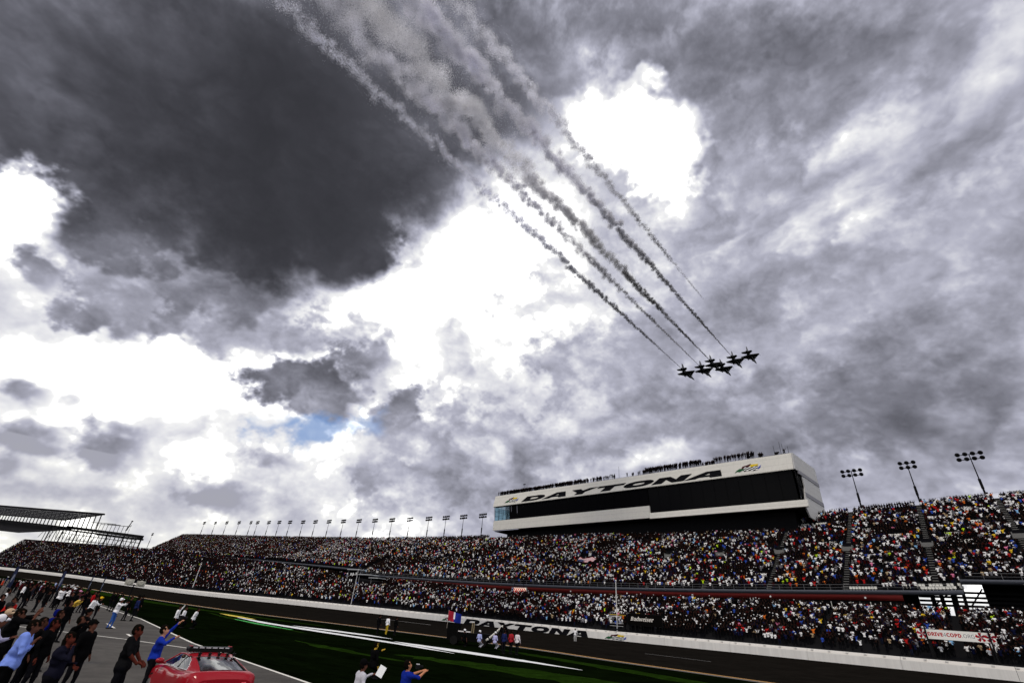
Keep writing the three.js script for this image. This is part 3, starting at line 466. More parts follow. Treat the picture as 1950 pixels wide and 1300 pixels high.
// ---------------------------------------------------------------- far grandstand on the left: a roof on steel, the rest bare frame
{
  const t = thing('steel_framed_grandstand', 'far dark grandstand with flat roof on thin posts and bare steel frame', 'grandstand');
  const F = (s, y, d = 0) => at(s, wallN(s) + 45 + d, y);
  const roof = [F(1010, 80.3, 0), F(564, 53), F(600, 46.6, -14), F(1480, 92, -14)];
  const rs = (k) => [0, 1, 2, 3, 4, 5, 6, 7, 8, 9, 10].map((i) => roof[0].clone().lerp(roof[1], i / 10).lerp(roof[3].clone().lerp(roof[2], i / 10), k));
  for (let k = 0; k < 6; k++) part('roof_sheet', sheet([rs(k / 6), rs((k + 0.97) / 6)]), M(0.01, 0.01, 0.012, 0.8), t);
  part('roof_edge', merge([beam(roof[0], roof[1], 1.2, 1.4), beam(roof[1], roof[2], 1, 1), beam(roof[2], roof[3], 1, 1)]), steelDark, t);
  // seating bank under the roof
  part('seating_bank', sheet([[F(1378, 81, 4), F(860, 56.5, 4), F(628, 43.6, 4), F(600, 42.4, 4)], [F(1180, 51, -20), F(800, 41, -20), F(676, 35.6, -20), F(640, 38, -10)]]), M(0.008, 0.008, 0.01, 0.8), t);
  // sloping main beam and the posts between it, the roof and the ground
  const beamY = (s) => lerp(33.2, 43.2, (s - 470) / (628 - 470));
  part('main_beam', merge([beam(F(470, 33.3), F(632, 43.4), 2, 2.2), beam(F(470, 31.6, 1), F(660, 42.6, 1), 1.4, 1.2)]), steelDark, t);
  for (let i = 0; i < 26; i++) { const s = 470 + i * 8.4; part('frame_post', bar(F(s, 20), F(s, beamY(s)), i % 4 === 0 ? 0.55 : 0.3, 5), steelDark, t); if (i % 2 && i < 25) part('frame_brace', bar(F(s, 24 + i * 0.42), F(s + 8.4, beamY(s) - 2), 0.2, 4), steelDark, t); if (i % 3 === 1) part('frame_brace', bar(F(s, beamY(s) - 1.5), F(s + 14, 25 + i * 0.4), 0.2, 4), steelDark, t); }
  for (const [a, b, y0, y1] of [[470, 640, 29, 38.4], [470, 620, 26.2, 32.5], [480, 560, 31.3, 36]]) part('frame_rail', beam(F(a, y0), F(b, y1), 0.4, 0.4), steelDark, t);
  const roofY = (s) => lerp(53, 80.3, (s - 564) / 446), under = (s) => lerp(43, 58.5, (s - 600) / 300);
  for (let i = 0; i < 44; i++) { const s = 566 + i * 11; part('roof_post', bar(F(s, under(Math.max(s, 560)) - 1), F(s + 3, roofY(s) - lerp(0.5, 3, Math.min(1, i / 12))), 0.45, 5), steelDark, t); }
  for (const [a, b, y0, y1] of [[530, 590, 44, 47.2], [500, 560, 41.5, 44.6], [520, 548, 42.9, 44.5]]) part('frame_rail', beam(F(a, y0), F(b, y1), 0.35, 0.35), steelDark, t);
  for (let i = 0; i < 9; i++) part('stub_post', bar(F(505 + i * 8, beamY(505 + i * 8)), F(505 + i * 8, 42 + i * 0.55), 0.22, 4), steelDark, t);
  // lattice mast
  const c = thing('lattice_mast', 'small dark lattice mast with a head rising above the steel frame', 'mast'); const b0 = F(505, 38.6), ax = U.clone();
  const legs = [[-1.6, 0], [1.6, 0]].map(([k]) => b0.clone().addScaledVector(ax, k)), top = F(501, 45.6);
  for (const l of legs) part('leg', bar(l, top, 0.3, 4), steelDark, c);
  for (let i = 1; i < 6; i++) { const k = i / 6; part('lacing', bar(legs[0].clone().lerp(top, k), legs[1].clone().lerp(top, k - 0.12), 0.16, 4), steelDark, c); }
  part('mast_head', merge([beam(top.clone().addScaledVector(ax, -1), top.clone().addScaledVector(ax, 1.3), 0.8, 0.8)]), steelDark, c);
}

// ---------------------------------------------------------------- people: one continuous skin drawn round a posed skeleton
function skin(caps, cell, colors, wrinkle = 0) {
  let lo = [1e9, 1e9, 1e9], hi = [-1e9, -1e9, -1e9];
  for (const [a, b, ra, rb] of caps) { const r = Math.max(ra, rb) + cell * 3; for (const p of [a, b]) for (let i = 0; i < 3; i++) { lo[i] = Math.min(lo[i], p.getComponent(i) - r); hi[i] = Math.max(hi[i], p.getComponent(i) + r); } }
  const n = [0, 1, 2].map((i) => Math.ceil((hi[i] - lo[i]) / cell) + 1), [nx, ny, nz] = n, F = new Float32Array(nx * ny * nz).fill(0.3), best = new Float32Array(nx * ny * nz).fill(9), reg = new Uint8Array(nx * ny * nz);
  for (const [a, b, ra, rb, region, k = 0.03] of caps) {
    const r = Math.max(ra, rb) + 0.09, d = b.clone().sub(a), l2 = Math.max(d.lengthSq(), 1e-9), i0 = [], i1 = [];
    for (let i = 0; i < 3; i++) { i0[i] = Math.max(0, Math.floor((Math.min(a.getComponent(i), b.getComponent(i)) - r - lo[i]) / cell)); i1[i] = Math.min(n[i] - 1, Math.ceil((Math.max(a.getComponent(i), b.getComponent(i)) + r - lo[i]) / cell)); }
    for (let z = i0[2]; z <= i1[2]; z++) for (let y = i0[1]; y <= i1[1]; y++) for (let x = i0[0]; x <= i1[0]; x++) {
      const px = lo[0] + x * cell - a.x, py = lo[1] + y * cell - a.y, pz = lo[2] + z * cell - a.z, t = clamp((px * d.x + py * d.y + pz * d.z) / l2, 0, 1);
      const q = Math.hypot(px - d.x * t, py - d.y * t, pz - d.z * t) - (ra + (rb - ra) * t), o = (z * ny + y) * nx + x, f = F[o];
      const h = Math.max(k - Math.abs(f - q), 0) / k; F[o] = Math.min(f, q) - h * h * k * 0.25;
      if (q < best[o]) { best[o] = q; reg[o] = region; }
    }
  }
  if (wrinkle) for (let z = 0; z < nz; z++) for (let y = 0; y < ny; y++) for (let x = 0; x < nx; x++) { const o = (z * ny + y) * nx + x; if (Math.abs(F[o]) < 0.06 && (reg[o] === 1 || reg[o] === 2)) F[o] += wrinkle * fbm((lo[0] + x * cell) * 9 + (lo[1] + y * cell) * 5, (lo[1] + y * cell) * 7, (lo[2] + z * cell) * 9, 3); }
  const id = new Int32Array(nx * ny * nz).fill(-1), pos = [], col = [], idx = [], sx = 1, sy = nx, sz = nx * ny, corner = [0, sx, sy, sx + sy, sz, sx + sz, sy + sz, sx + sy + sz];
  const E = [[0, 1], [2, 3], [4, 5], [6, 7], [0, 2], [1, 3], [4, 6], [5, 7], [0, 4], [1, 5], [2, 6], [3, 7]];
  for (let z = 0; z < nz - 1; z++) for (let y = 0; y < ny - 1; y++) for (let x = 0; x < nx - 1; x++) {
    const o = (z * ny + y) * nx + x; let m = 0; for (let c = 0; c < 8; c++) if (F[o + corner[c]] < 0) m |= 1 << c;
    if (m === 0 || m === 255) continue;
    let X = 0, Y = 0, Z = 0, k = 0; for (const [a, b] of E) { const fa = F[o + corner[a]], fb = F[o + corner[b]]; if (fa < 0 === fb < 0) continue; const t = fa / (fa - fb); X += (a & 1) + ((b & 1) - (a & 1)) * t; Y += ((a >> 1) & 1) + (((b >> 1) & 1) - ((a >> 1) & 1)) * t; Z += (a >> 2) + ((b >> 2) - (a >> 2)) * t; k++; }
    id[o] = pos.length / 3; pos.push(lo[0] + (x + X / k) * cell, lo[1] + (y + Y / k) * cell, lo[2] + (z + Z / k) * cell);
    let rb = 0, bb = 9; for (const c of corner) if (best[o + c] < bb) { bb = best[o + c]; rb = reg[o + c]; }
    col.push(...colors[rb]);
  }
  const quad = (a, b, c, d, flip) => { if (a < 0 || b < 0 || c < 0 || d < 0) return; flip ? idx.push(a, c, b, a, d, c) : idx.push(a, b, c, a, c, d); };
  for (let z = 1; z < nz - 1; z++) for (let y = 1; y < ny - 1; y++) for (let x = 1; x < nx - 1; x++) {
    const o = (z * ny + y) * nx + x, s = F[o] < 0;
    if (s !== F[o + sx] < 0) quad(id[o - sy - sz], id[o - sz], id[o], id[o - sy], !s);
    if (s !== F[o + sy] < 0) quad(id[o - sx - sz], id[o - sx], id[o], id[o - sz], !s);
    if (s !== F[o + sz] < 0) quad(id[o - sx - sy], id[o - sy], id[o], id[o - sx], !s);
  }
  const g = new THREE.BufferGeometry(); g.setAttribute('position', new THREE.Float32BufferAttribute(pos, 3)); g.setAttribute('color', new THREE.Float32BufferAttribute(col, 3)); g.setIndex(idx); g.computeVertexNormals(); return g;
}
// a hand with palm, four unequal bent fingers and a thumb; wrist at the origin, fingers along +y, palm faces +z
function handGeo(curl) {
  const c = [[V(0, 0, 0), V(0, 0.03, 0), 0.026, 0.028, 0, 0.02], [V(-0.02, 0.045, 0), V(0.02, 0.045, 0), 0.02, 0.02, 0, 0.02], [V(-0.026, 0.08, 0), V(0.026, 0.082, 0), 0.014, 0.014, 0, 0.02]];
  [[-0.03, 0.062], [-0.01, 0.075], [0.011, 0.07], [0.03, 0.055]].forEach(([x, l], i) => { let p = V(x, 0.088, 0), a = curl * 0.4; for (let k = 0; k < 3; k++) { const q = p.clone().add(V(x * 0.1, Math.cos(a), Math.sin(a)).multiplyScalar(l * [0.45, 0.32, 0.23][k])); c.push([p, q, 0.0095 - k * 0.0008, 0.009 - k * 0.0008, 0, 0.006]); p = q; a += curl; } });
  const t0 = V(0.03, 0.03, 0.006), t1 = V(0.058, 0.06, 0.018), t2 = V(0.062, 0.09, 0.026); c.push([t0, t1, 0.013, 0.011, 0, 0.01], [t1, t2, 0.011, 0.009, 0, 0.006]);
  return c;
}
// pose: lean, crouch, look (head yaw), nod (head back +), hl / hr: wrist targets; facing +z, y up, feet at 0
function bones(p) {
  const h = (p.h ?? 1.75) / 1.75, cr = p.crouch ?? 0, lean = p.lean ?? 0, fat = p.fat ?? 1, caps = [], add = (a, b, ra, rb, reg, k) => caps.push([a, b, ra, rb, reg, k]);
  const hip = V(0, 0.93 - 0.52 * cr, -0.22 * cr), sp = V(Math.sin(p.side ?? 0), Math.cos(lean), Math.sin(lean)).normalize(), fw = V(0, -sp.z, sp.y), on = (t, x = 0, z = 0) => hip.clone().addScaledVector(sp, t).add(V(x, 0, 0)).addScaledVector(fw, z);
  add(on(0, -0.075), on(0, 0.075), 0.125 * fat, 0.125 * fat, 2); add(on(0.06), on(0.24), 0.132 * fat, 0.13 * fat, 1);
  add(on(0.3, -0.06), on(0.3, 0.06), 0.128 * fat, 0.128 * fat, 1); add(on(0.42, -0.1), on(0.42, 0.1), 0.118 * fat, 0.118 * fat, 1); add(on(0.5, -0.15, -0.01), on(0.5, 0.15, -0.01), 0.07 * fat, 0.07 * fat, 1);
  add(on(0.03, -0.06), on(0.03, 0.06), 0.137 * fat, 0.137 * fat, 1);
  add(on(0.5), on(0.62, 0, 0.02), 0.062, 0.056, 0);
  // head
  const yaw = p.look ?? 0, nod = p.nod ?? 0, base = on(0.64, 0, 0.02), q = new THREE.Quaternion().setFromEuler(new THREE.Euler(-nod + lean * 0.3, yaw, 0, 'YXZ')), H = (x, y, z) => V(x, y, z).applyQuaternion(q).add(base);
  add(H(0, 0.05, 0.015), H(0, 0.125, -0.012), 0.078, 0.088, 0, 0.03); add(H(0, 0.01, 0.05), H(0, 0.03, 0.06), 0.042, 0.05, 0, 0.03); add(H(0, 0.085, 0.098), H(0, 0.055, 0.112), 0.009, 0.016, 0, 0.012);
  for (const s of [-1, 1]) { add(H(s * 0.082, 0.055, 0), H(s * 0.086, 0.09, -0.006), 0.014, 0.018, 0, 0.01); add(H(s * 0.033, 0.098, 0.088), H(s * 0.02, 0.1, 0.092), 0.012, 0.012, 3, 0.01); }
  if (p.hair !== 0) { add(H(0, 0.136, -0.02), H(0, 0.085, -0.042), 0.087, 0.084, 3, 0.03); add(H(0, 0.15, 0.05), H(0, 0.15, -0.02), 0.058, 0.078, 3, 0.03); for (const s of [-1, 1]) add(H(s * 0.055, 0.12, 0.005), H(s * 0.052, 0.075, -0.03), 0.042, 0.044, 3, 0.02); add(H(-0.045, 0.06, -0.05), H(0.045, 0.06, -0.05), 0.052, 0.052, 3, 0.015); if (p.hair === 2) { add(H(-0.03, 0.05, -0.07), H(-0.04, -0.14, -0.07), 0.06, 0.05, 3, 0.02); add(H(0.03, 0.05, -0.07), H(0.04, -0.14, -0.07), 0.06, 0.05, 3, 0.02); } }
  if (p.cap) { add(H(-0.02, 0.15, -0.02), H(0.02, 0.15, -0.02), 0.098, 0.098, 5, 0.01); add(H(-0.05, 0.13, 0.12), H(0.05, 0.13, 0.12), 0.016, 0.016, 5, 0.03); add(H(0, 0.135, 0.06), H(0, 0.13, 0.16), 0.05, 0.02, 5, 0.03); }
  if (p.brim) { add(H(0, 0.15, -0.01), H(0, 0.22, -0.01), 0.1, 0.085, 5, 0.01); for (let k = 0; k < 12; k++) { const a = k * Math.PI / 6, b = a + Math.PI / 6; add(H(Math.sin(a) * 0.16, 0.135 + 0.03 * Math.sin(a) ** 2, Math.cos(a) * 0.17 - 0.01), H(Math.sin(b) * 0.16, 0.135 + 0.03 * Math.sin(b) ** 2, Math.cos(b) * 0.17 - 0.01), 0.02, 0.02, 5, 0.03); add(H(Math.sin(a) * 0.09, 0.13, Math.cos(a) * 0.1), H(Math.sin(a) * 0.16, 0.135, Math.cos(a) * 0.17), 0.02, 0.015, 5, 0.03); } }
  // arms: two bones towards the wrist target
  const hands = [];
  for (const [s, want] of [[1, p.hl], [-1, p.hr]]) {
    const S = on(0.49, s * 0.185), T = want ? V(want[0], want[1], want[2]) : on(-0.02, s * 0.3, 0.08), L1 = 0.29, L2 = 0.265; let d = T.clone().sub(S), l = Math.min(d.length(), L1 + L2 - 0.01); d.normalize(); const W = S.clone().addScaledVector(d, l);
    const a = (L1 * L1 - L2 * L2 + l * l) / (2 * l), b = Math.sqrt(Math.max(L1 * L1 - a * a, 0)), pole = V(s * 0.8, -0.6, -0.5), pp = pole.addScaledVector(d, -pole.dot(d)).normalize(), El = S.clone().addScaledVector(d, a).addScaledVector(pp, b);
    add(S, S.clone().lerp(El, 0.2), 0.072 * fat, 0.062 * fat, 1, 0.05); add(S, El, 0.06 * fat, 0.046 * fat, 1, 0.03); add(El, El.clone().lerp(W, 0.92), 0.045, 0.031, p.short ? 0 : 1, 0.02); hands.push([W, W.clone().sub(El).normalize(), s]); add(El.clone().lerp(W, 0.85), W, 0.028, 0.026, 0, 0.01);
  }
  // legs
  for (const s of [-1, 1]) {
    const st = (p.stride ?? 0.05) * s, A = hip.clone().add(V(s * 0.09, -0.02, 0)), an = V(s * 0.12, 0.085, st - 0.02), mid = A.clone().lerp(an, 0.5), kn = V(mid.x + s * 0.02, mid.y, mid.z + 0.04 + 0.42 * cr);
    add(A, kn, 0.088 * fat, 0.06, 2, 0.04); add(kn, an, 0.058, 0.043, p.shorts ? 0 : 2, 0.03); add(an.clone().add(V(0, -0.035, -0.03)), an.clone().add(V(s * 0.02, -0.05, 0.15)), 0.045, 0.034, 4, 0.02);
  }
  for (const c of caps) { c[0].multiplyScalar(h); c[1].multiplyScalar(h); c[2] *= h; c[3] *= h; }
  for (const d of hands) d[0].multiplyScalar(h);
  return { caps, hands, h };
}
// skin, cloth
const SKIN = [0.12, 0.05, 0.034];
function figureGeo(p, c, cell, fine) {
  const colors = [c.skin ?? SKIN, c.shirt, c.pants ?? [0.006, 0.006, 0.008], c.hair ?? [0.005, 0.004, 0.003], c.shoes ?? [0.012, 0.012, 0.012], c.cap ?? [0.02, 0.02, 0.02]];
  const { caps, hands, h } = bones(p);
  if (!fine) { for (const [W, d] of hands) caps.push([W, W.clone().addScaledVector(d, 0.13), 0.036, 0.026, 0, 0.02]); return skin(caps, cell, colors); }
  const list = [skin(caps, cell, colors, 0.022)];
  for (const [W, d, s] of hands) { const g = skin(handGeo(p.curl ?? 0.5), 0.005, colors); if (s < 0) { g.scale(-1, 1, 1); const i = g.index.array; for (let k = 0; k < i.length; k += 3) { const t = i[k]; i[k] = i[k + 1]; i[k + 1] = t; } } g.scale(h, h, h); g.applyQuaternion(new THREE.Quaternion().setFromUnitVectors(V(0, 1, 0), d)); g.translate(W.x, W.y, W.z); g.computeVertexNormals(); list.push(g); }
  return merge0(list.map((g) => g));
}
const cloth = new THREE.MeshPhysicalMaterial({ vertexColors: true, roughness: 0.95, specularIntensity: 0.03 });

// crowd figures: a few poses in a few outfits
const POSES = [{ short: 1 }, { short: 1, hl: [0.08, 1.3, 0.3], hr: [-0.08, 1.32, 0.3] }, { hl: [0.3, 1.85, 0.1], short: 1 }, { hl: [0.1, 1.62, 0.2], hr: [-0.1, 1.62, 0.2], nod: 0.3 }, { hr: [-0.36, 1.2, 0.2], look: 0.6, short: 1 }];
const OUTFITS = [
  ['white', [0.88, 0.88, 0.88], 14], ['black', [0.003, 0.003, 0.0035], 48], ['navy', [0.006, 0.008, 0.03], 12], ['dark red', [0.03, 0.002, 0.0025], 9], ['red', [0.45, 0.015, 0.015], 4], ['blue', [0.03, 0.08, 0.42], 3], ['grey', [0.16, 0.16, 0.18], 5],
  ['yellow', [0.75, 0.5, 0.03], 1], ['orange', [0.7, 0.16, 0.02], 1.6], ['lime', [0.5, 0.75, 0.02], 0.6], ['tan', [0.4, 0.3, 0.18], 2.5], ['pink', [0.7, 0.2, 0.35], 0.6], ['sky blue', [0.25, 0.5, 0.8], 1],
];
const figures = OUTFITS.map(([, shirt], k) => POSES.map((p, i) => figureGeo({ ...p, hair: 1, cap: (k % 3 === 0 && i % 2) || (k === 1 && i === 4) || (k === 2 && i === 2) }, { shirt, cap: k === 6 || k === 1 || k === 2 ? [0.62, 0.62, 0.62] : [0.012, 0.012, 0.014], pants: k % 4 === 3 ? [0.012, 0.016, 0.04] : [0.006, 0.006, 0.008], hair: [0.008, 0.006, 0.005], skin: [0.045, 0.02, 0.014], shoes: [0.006, 0.006, 0.006] }, 0.055)));
const totalW = OUTFITS.reduce((a, o) => a + o[2], 0), pick = (r) => { let v = r() * totalW; for (let i = 0; i < OUTFITS.length; i++) if ((v -= OUTFITS[i][2]) < 0) return i; return 1; };
const spectators = [];
{
  const r = rng(2024), ry = Math.atan2(U.z, -U.x);
  const fill = (f, rows, end, s1, s0, deck) => { for (let j = 0; j < rows; j++) for (let s = s0; s < Math.min(s1, end(j / rows)); s += 0.5 + r() * 0.12) {
    let gap = false; if (deck === 'upper') { for (const a of aisles) if (Math.abs(s - a) < (a > 40 ? 0.1 : 0.6) || (Math.abs(s - a) < 1.25 && j > 14 && j < 20)) gap = true; if (emptySeat.has(Math.round(s / 0.52) + '_' + j) || emptySeat.has(Math.round(s / 0.52 + 1) + '_' + j)) gap = true; if (s > 31 && s < 148 && j > 36) gap = true; }
    if (deck === 'lower' && ((s > 158 && s < 174 && j > 14) || (Math.abs(((s + 4) % 18) - 9) < 0.6))) gap = true;
    const clump = fbm(s * 0.12, j * 0.25, deck === 'upper' ? 3 : 8, 3); if (gap || r() < (deck === 'upper' ? 0.1 : 0.2) + (clump > 0.35 ? 0.4 : 0)) continue;
    const p = f(s, (j + 0.35 + r() * 0.2) / rows), y = f(s, j / rows).y; spectators.push({ x: p.x, y, z: p.z, s, j, deck, turn: ry + (r() - 0.5) * 1.1, o: pick(r), p: Math.floor(r() * POSES.length), h: 0.92 + r() * 0.16 });
  } };
  fill(upAt, UP_ROWS, upEnd, 445, -16, 'upper'); fill(loAt, LO_ROWS, () => 640, 640, -8, 'lower');
  for (const q of spectators) { const c = fbm(q.s * 0.09 + 50, q.j * 0.16, q.deck === 'upper' ? 1 : 6, 4); if (q.o !== 1 && c > 0.16 && r() < 0.45 + c) q.o = 1; else if (q.o === 1 && c < -0.22 && r() < 0.3) q.o = 0; }
  // far crowds read darker and redder: more dark clothing
  for (const q of spectators) if (q.s > 240 && r() < 0.5) { q.o = r() < 0.25 ? 3 : 1; if (q.p === 4) q.p = 1; } else if (q.deck === 'lower' && q.o !== 1 && r() < 0.22) q.o = 1;
  camera.updateMatrixWorld(); const v = new THREE.Vector3(), pm = new THREE.Matrix4().multiplyMatrices(camera.projectionMatrix, camera.matrixWorld.clone().invert()), cam = camera.matrixWorld.clone().invert();
  for (const q of spectators) { v.set(q.x, q.y + 1.2, q.z).applyMatrix4(cam); q.depth = -v.z; v.applyMatrix4(camera.projectionMatrix); q.seen = Math.abs(v.x) < 1 && Math.abs(v.y) < 1 && (q.deck === 'upper' ? true : q.j > 0); }
  const near = spectators.filter((q) => q.seen).sort((a, b) => a.depth - b.depth).slice(0, 160); for (const q of near) q.own = true;
  const ord = ['first', 'second', 'third', 'fourth', 'fifth', 'sixth', 'seventh', 'eighth', 'ninth', 'tenth', 'eleventh', 'twelfth', 'thirteenth', 'fourteenth', 'fifteenth', 'sixteenth', 'seventeenth', 'eighteenth', 'nineteenth', 'twentieth'];
  const place = (q) => q.deck === 'lower' ? (q.s < 1 ? 'right of' : q.s < 9.6 ? 'behind' : q.s < 18 ? 'just left of' : 'far left of') + ' lettered board' : (q.s < -1 ? 'at the right edge' : q.s < 6.5 ? 'right of the middle stair' : q.s < 14 ? 'left of the middle stair' : 'near the left stair');
  const poseText = ['arms down', 'clapping', 'one arm raised', 'shading eyes', 'turned aside'];
  for (const q of near) { const m = shade(new THREE.Mesh(figures[q.o][q.p], cloth)); m.name = numbered('person'); m.position.set(q.x, q.y, q.z); m.rotation.y = q.turn; m.scale.setScalar(q.h); scene.add(m); tag(m, `spectator in ${OUTFITS[q.o][0]}, ${poseText[q.p]}, ${ord[q.j] ?? 'high'} ${q.deck} deck row ${place(q)}`, 'person', 'spectators in the nearest seats of the grandstand'); }
  const d = new THREE.Object3D();
  for (const deck of ['upper', 'lower']) {
    const g = thing(deck + '_deck_crowd', deck === 'upper' ? 'dense crowd of standing spectators filling the upper deck' : 'dense crowd of standing spectators filling the lower deck behind the wall', 'crowd'); g.userData.kind = 'stuff';
    OUTFITS.forEach((_, o) => POSES.forEach((_, p) => { const L = spectators.filter((q) => !q.own && q.deck === deck && q.o === o && q.p === p); if (!L.length) return; const im = shade(new THREE.InstancedMesh(figures[o][p], cloth, L.length)); im.name = 'spectators_' + String(o * 10 + p + 1).padStart(3, '0'); im.userData.kind = 'stuff'; L.forEach((q, i) => { d.position.set(q.x, q.y, q.z); d.rotation.set(0, q.turn, 0); d.scale.setScalar(q.h); d.updateMatrix(); im.setMatrixAt(i, d.matrix); }); g.add(im); }));
  }
  // people along the roof edge of the press box, backlit silhouette put into black outfits
  const roof = thing('roof_crowd', 'row of people standing along the roof edge of the press box, dark against the clouds', 'crowd'); roof.userData.kind = 'stuff';
  const O = at(149.6, 153.5, 0), X = V(0.67449, 0, 0.73828), Z = V(-0.73828, 0, 0.67449), L = [];
  const dens = (x) => x < 1 ? 0 : x < 48 ? 6.5 : x < 62 ? 2.0 : x < 68 ? 0.4 : x < 74 ? 0.8 : x < 94 ? 5.2 : x < 98 ? 3.5 : x < 110 ? 3.2 : x < 120 ? 0.5 : 0;
  for (let x = 1; x < 119; x += 0.1) if (r() < dens(x) * 0.1) L.push([x, -0.45 - r() * 1.3]);
  POSES.forEach((_, p) => { const K = L.filter((_, i) => i % POSES.length === p), im = shade(new THREE.InstancedMesh(figures[1][p], cloth, K.length)); im.name = 'spectators_' + String(p + 1).padStart(3, '0'); im.userData.kind = 'stuff'; K.forEach(([x, z], i) => { d.position.copy(O).addScaledVector(X, x).addScaledVector(Z, z); d.position.y = 47.75 + (x > 74 && x < 110 ? 0.45 : 0) - (x > 94 && x < 98 ? 0.9 : 0); d.rotation.set(0, Math.atan2(Z.x, Z.z) + (r() - 0.5), 0); d.scale.setScalar(1.0 + r() * 0.15); d.updateMatrix(); im.setMatrixAt(i, d.matrix); }); roof.add(im); });
}

// named figures on the pit road and the infield
const white = [0.82, 0.82, 0.84], black = [0.0035, 0.0035, 0.004], navy = [0.012, 0.018, 0.075];
function person(x, z, face, pose, outfit, label, cell = 0.026, fine = false, y = 0) {
  const m = shade(new THREE.Mesh(figureGeo(pose, outfit, cell, fine), cloth)); m.name = numbered('person'); m.position.set(x, y, z); m.rotation.y = face; scene.add(m); return tag(m, label, 'person');
}
const LOOK = Math.PI - 0.75;   // facing the jets and the far end of the flight
// [x, z, face, pose, outfit, label]
const crewGeo = [0, 1, 2, 3, 4].map((k) => figureGeo({ h: 1.74, fat: 1.2, nod: 0.25, cap: k === 1 || k === 3, brim: k === 4 ? 1 : 0, ...(k === 2 ? { hl: [0.1, 1.62, 0.2], hr: [-0.1, 1.62, 0.2] } : {}) }, { shirt: k === 3 ? [0.05, 0.004, 0.006] : [0.0035, 0.0035, 0.004], cap: k === 3 ? [0.5, 0.5, 0.5] : [0.004, 0.004, 0.004] }, 0.04));
{
  const r = rng(404), text = ['in black', 'in black with cap', 'in black shading their eyes', 'in dark red with pale cap', 'in black with brimmed hat'];
  for (let i = 0; i < 62; i++) { const s = 57 + Math.pow(r(), 0.8) * 66, n = lerp(9.4, 15.2, r()) - (s < 70 ? 0 : (s - 70) * 0.02) + Math.max(0, (62 - s) * 0.5), k = Math.floor(r() * 5), p = at(s, n, 0), m = shade(new THREE.Mesh(crewGeo[k], cloth)); m.name = numbered('person'); m.position.copy(p); m.rotation.y = Math.PI - 1.1 + (r() - 0.5); m.scale.setScalar(0.95 + r() * 0.12); scene.add(m); tag(m, `crew member ${text[k]}, ${s < 68 ? 'near end' : s < 88 ? 'middle' : 'far end'} of dark pit road crowd`, 'person', 'dark clothed crew along the pit road edge'); }
}
const up = { hl: [0.12, 1.75, 0.35], hr: [-0.1, 1.75, 0.35], nod: 0.35 };
person(-10.4, -13.0, LOOK - 0.3, { h: 1.82, fat: 1.12, nod: 0.1, lean: 0.12, hl: [0.1, 1.32, 0.2], hr: [-0.1, 1.32, 0.22] }, { shirt: [0.2, 0.3, 0.78], pants: black }, 'man in light blue shirt seen from behind at the lower left corner', 0.015, true);
person(-12.2, -14.3, LOOK - 0.2, { h: 1.76, fat: 1.1, cap: 1, hl: [0.15, 1.3, 0.35] }, { shirt: [0.6, 0.58, 0.78], pants: black, cap: [0.75, 0.74, 0.78] }, 'man in pale lavender shirt and white cap at the left edge', 0.016, true);
person(-14.1, -16.7, LOOK - 0.9, { h: 1.76, cap: 1, fat: 1.05 }, { shirt: [0.02, 0.02, 0.022], cap: [0.5, 0.36, 0.24] }, 'man in tan cap and black top at the left edge behind the lavender shirt', 0.018, true);
person(-12.4, -15.0, LOOK - 0.2, { h: 1.9, fat: 1.15, hl: [0.12, 1.6, 0.3], hr: [-0.12, 1.55, 0.32] }, { shirt: black }, 'tall man in black with raised hands just behind the light blue shirt', 0.018, true);
person(-15.2, -19.6, LOOK - 0.2, { h: 1.76, fat: 1.2, lean: 0.35, nod: 0.3 }, { shirt: [0.004, 0.008, 0.11], hair: [0.004, 0.008, 0.11] }, 'person in dark blue hooded jacket bending forward on the pit road', 0.018, true);
person(-11.6, -15.3, LOOK - 0.6, { h: 1.74, fat: 1.1 }, { shirt: black, skin: [0.1, 0.024, 0.016] }, 'man in black with reddish face between the blue jacket and the dark haired woman', 0.018, true);
person(-9.3, -12.9, LOOK - 0.75, { h: 1.66, hair: 2, fat: 1.08, nod: 0.15, hr: [-0.02, 1.52, 0.17], hl: [0.22, 1.15, 0.25] }, { shirt: [0.008, 0.008, 0.016], skin: [0.1, 0.024, 0.016] }, 'dark haired woman in black jacket with a hand at her face', 0.015, true);
person(-8.7, -14.2, LOOK - 0.55, { h: 1.82, fat: 1.05, short: 1, hl: [0.24, 1.0, 0.28], hr: [-0.16, 1.02, 0.32], nod: 0.05 }, { shirt: [0.007, 0.007, 0.008], skin: [0.1, 0.024, 0.016] }, 'dark haired man in black short sleeved shirt standing left of the red car', 0.014, true);
person(-9.4, -16.6, LOOK - 0.35, { h: 1.72, hl: [0.2, 1.86, 0.3], hr: [-0.26, 1.5, 0.34], nod: 0.25 }, { shirt: [0.01, 0.03, 0.3], pants: [0.008, 0.008, 0.01], skin: [0.5, 0.26, 0.16] }, 'person in bright blue shirt holding a camera up behind the red car', 0.014, true);
person(-25, -37.7, LOOK - 0.6, { h: 1.76, lean: 0.1, hl: [0.2, 1.5, 0.42], hr: [-0.1, 1.5, 0.45], nod: 0.2, cap: 1 }, { shirt: white, pants: [0.03, 0.09, 0.32], cap: white }, 'man in white shirt and blue jeans standing alone on the pit road', 0.018, true);
person(-27.6, -38.9, LOOK - 0.6, { h: 1.74, lean: 0.2, fat: 1.1, hl: [0.2, 1.3, 0.5] }, { shirt: white, pants: black }, 'person in white shirt leaning forward just left of the man in jeans', 0.02, true);
person(-40.5, -52.5, LOOK - 1.1, { h: 1.8, fat: 1.3, hl: [0.2, 1.45, 0.5], hr: [-0.15, 1.45, 0.5] }, { shirt: white, pants: black }, 'broad man in white shirt stretching both arms forward among the pit crew', 0.02, true);
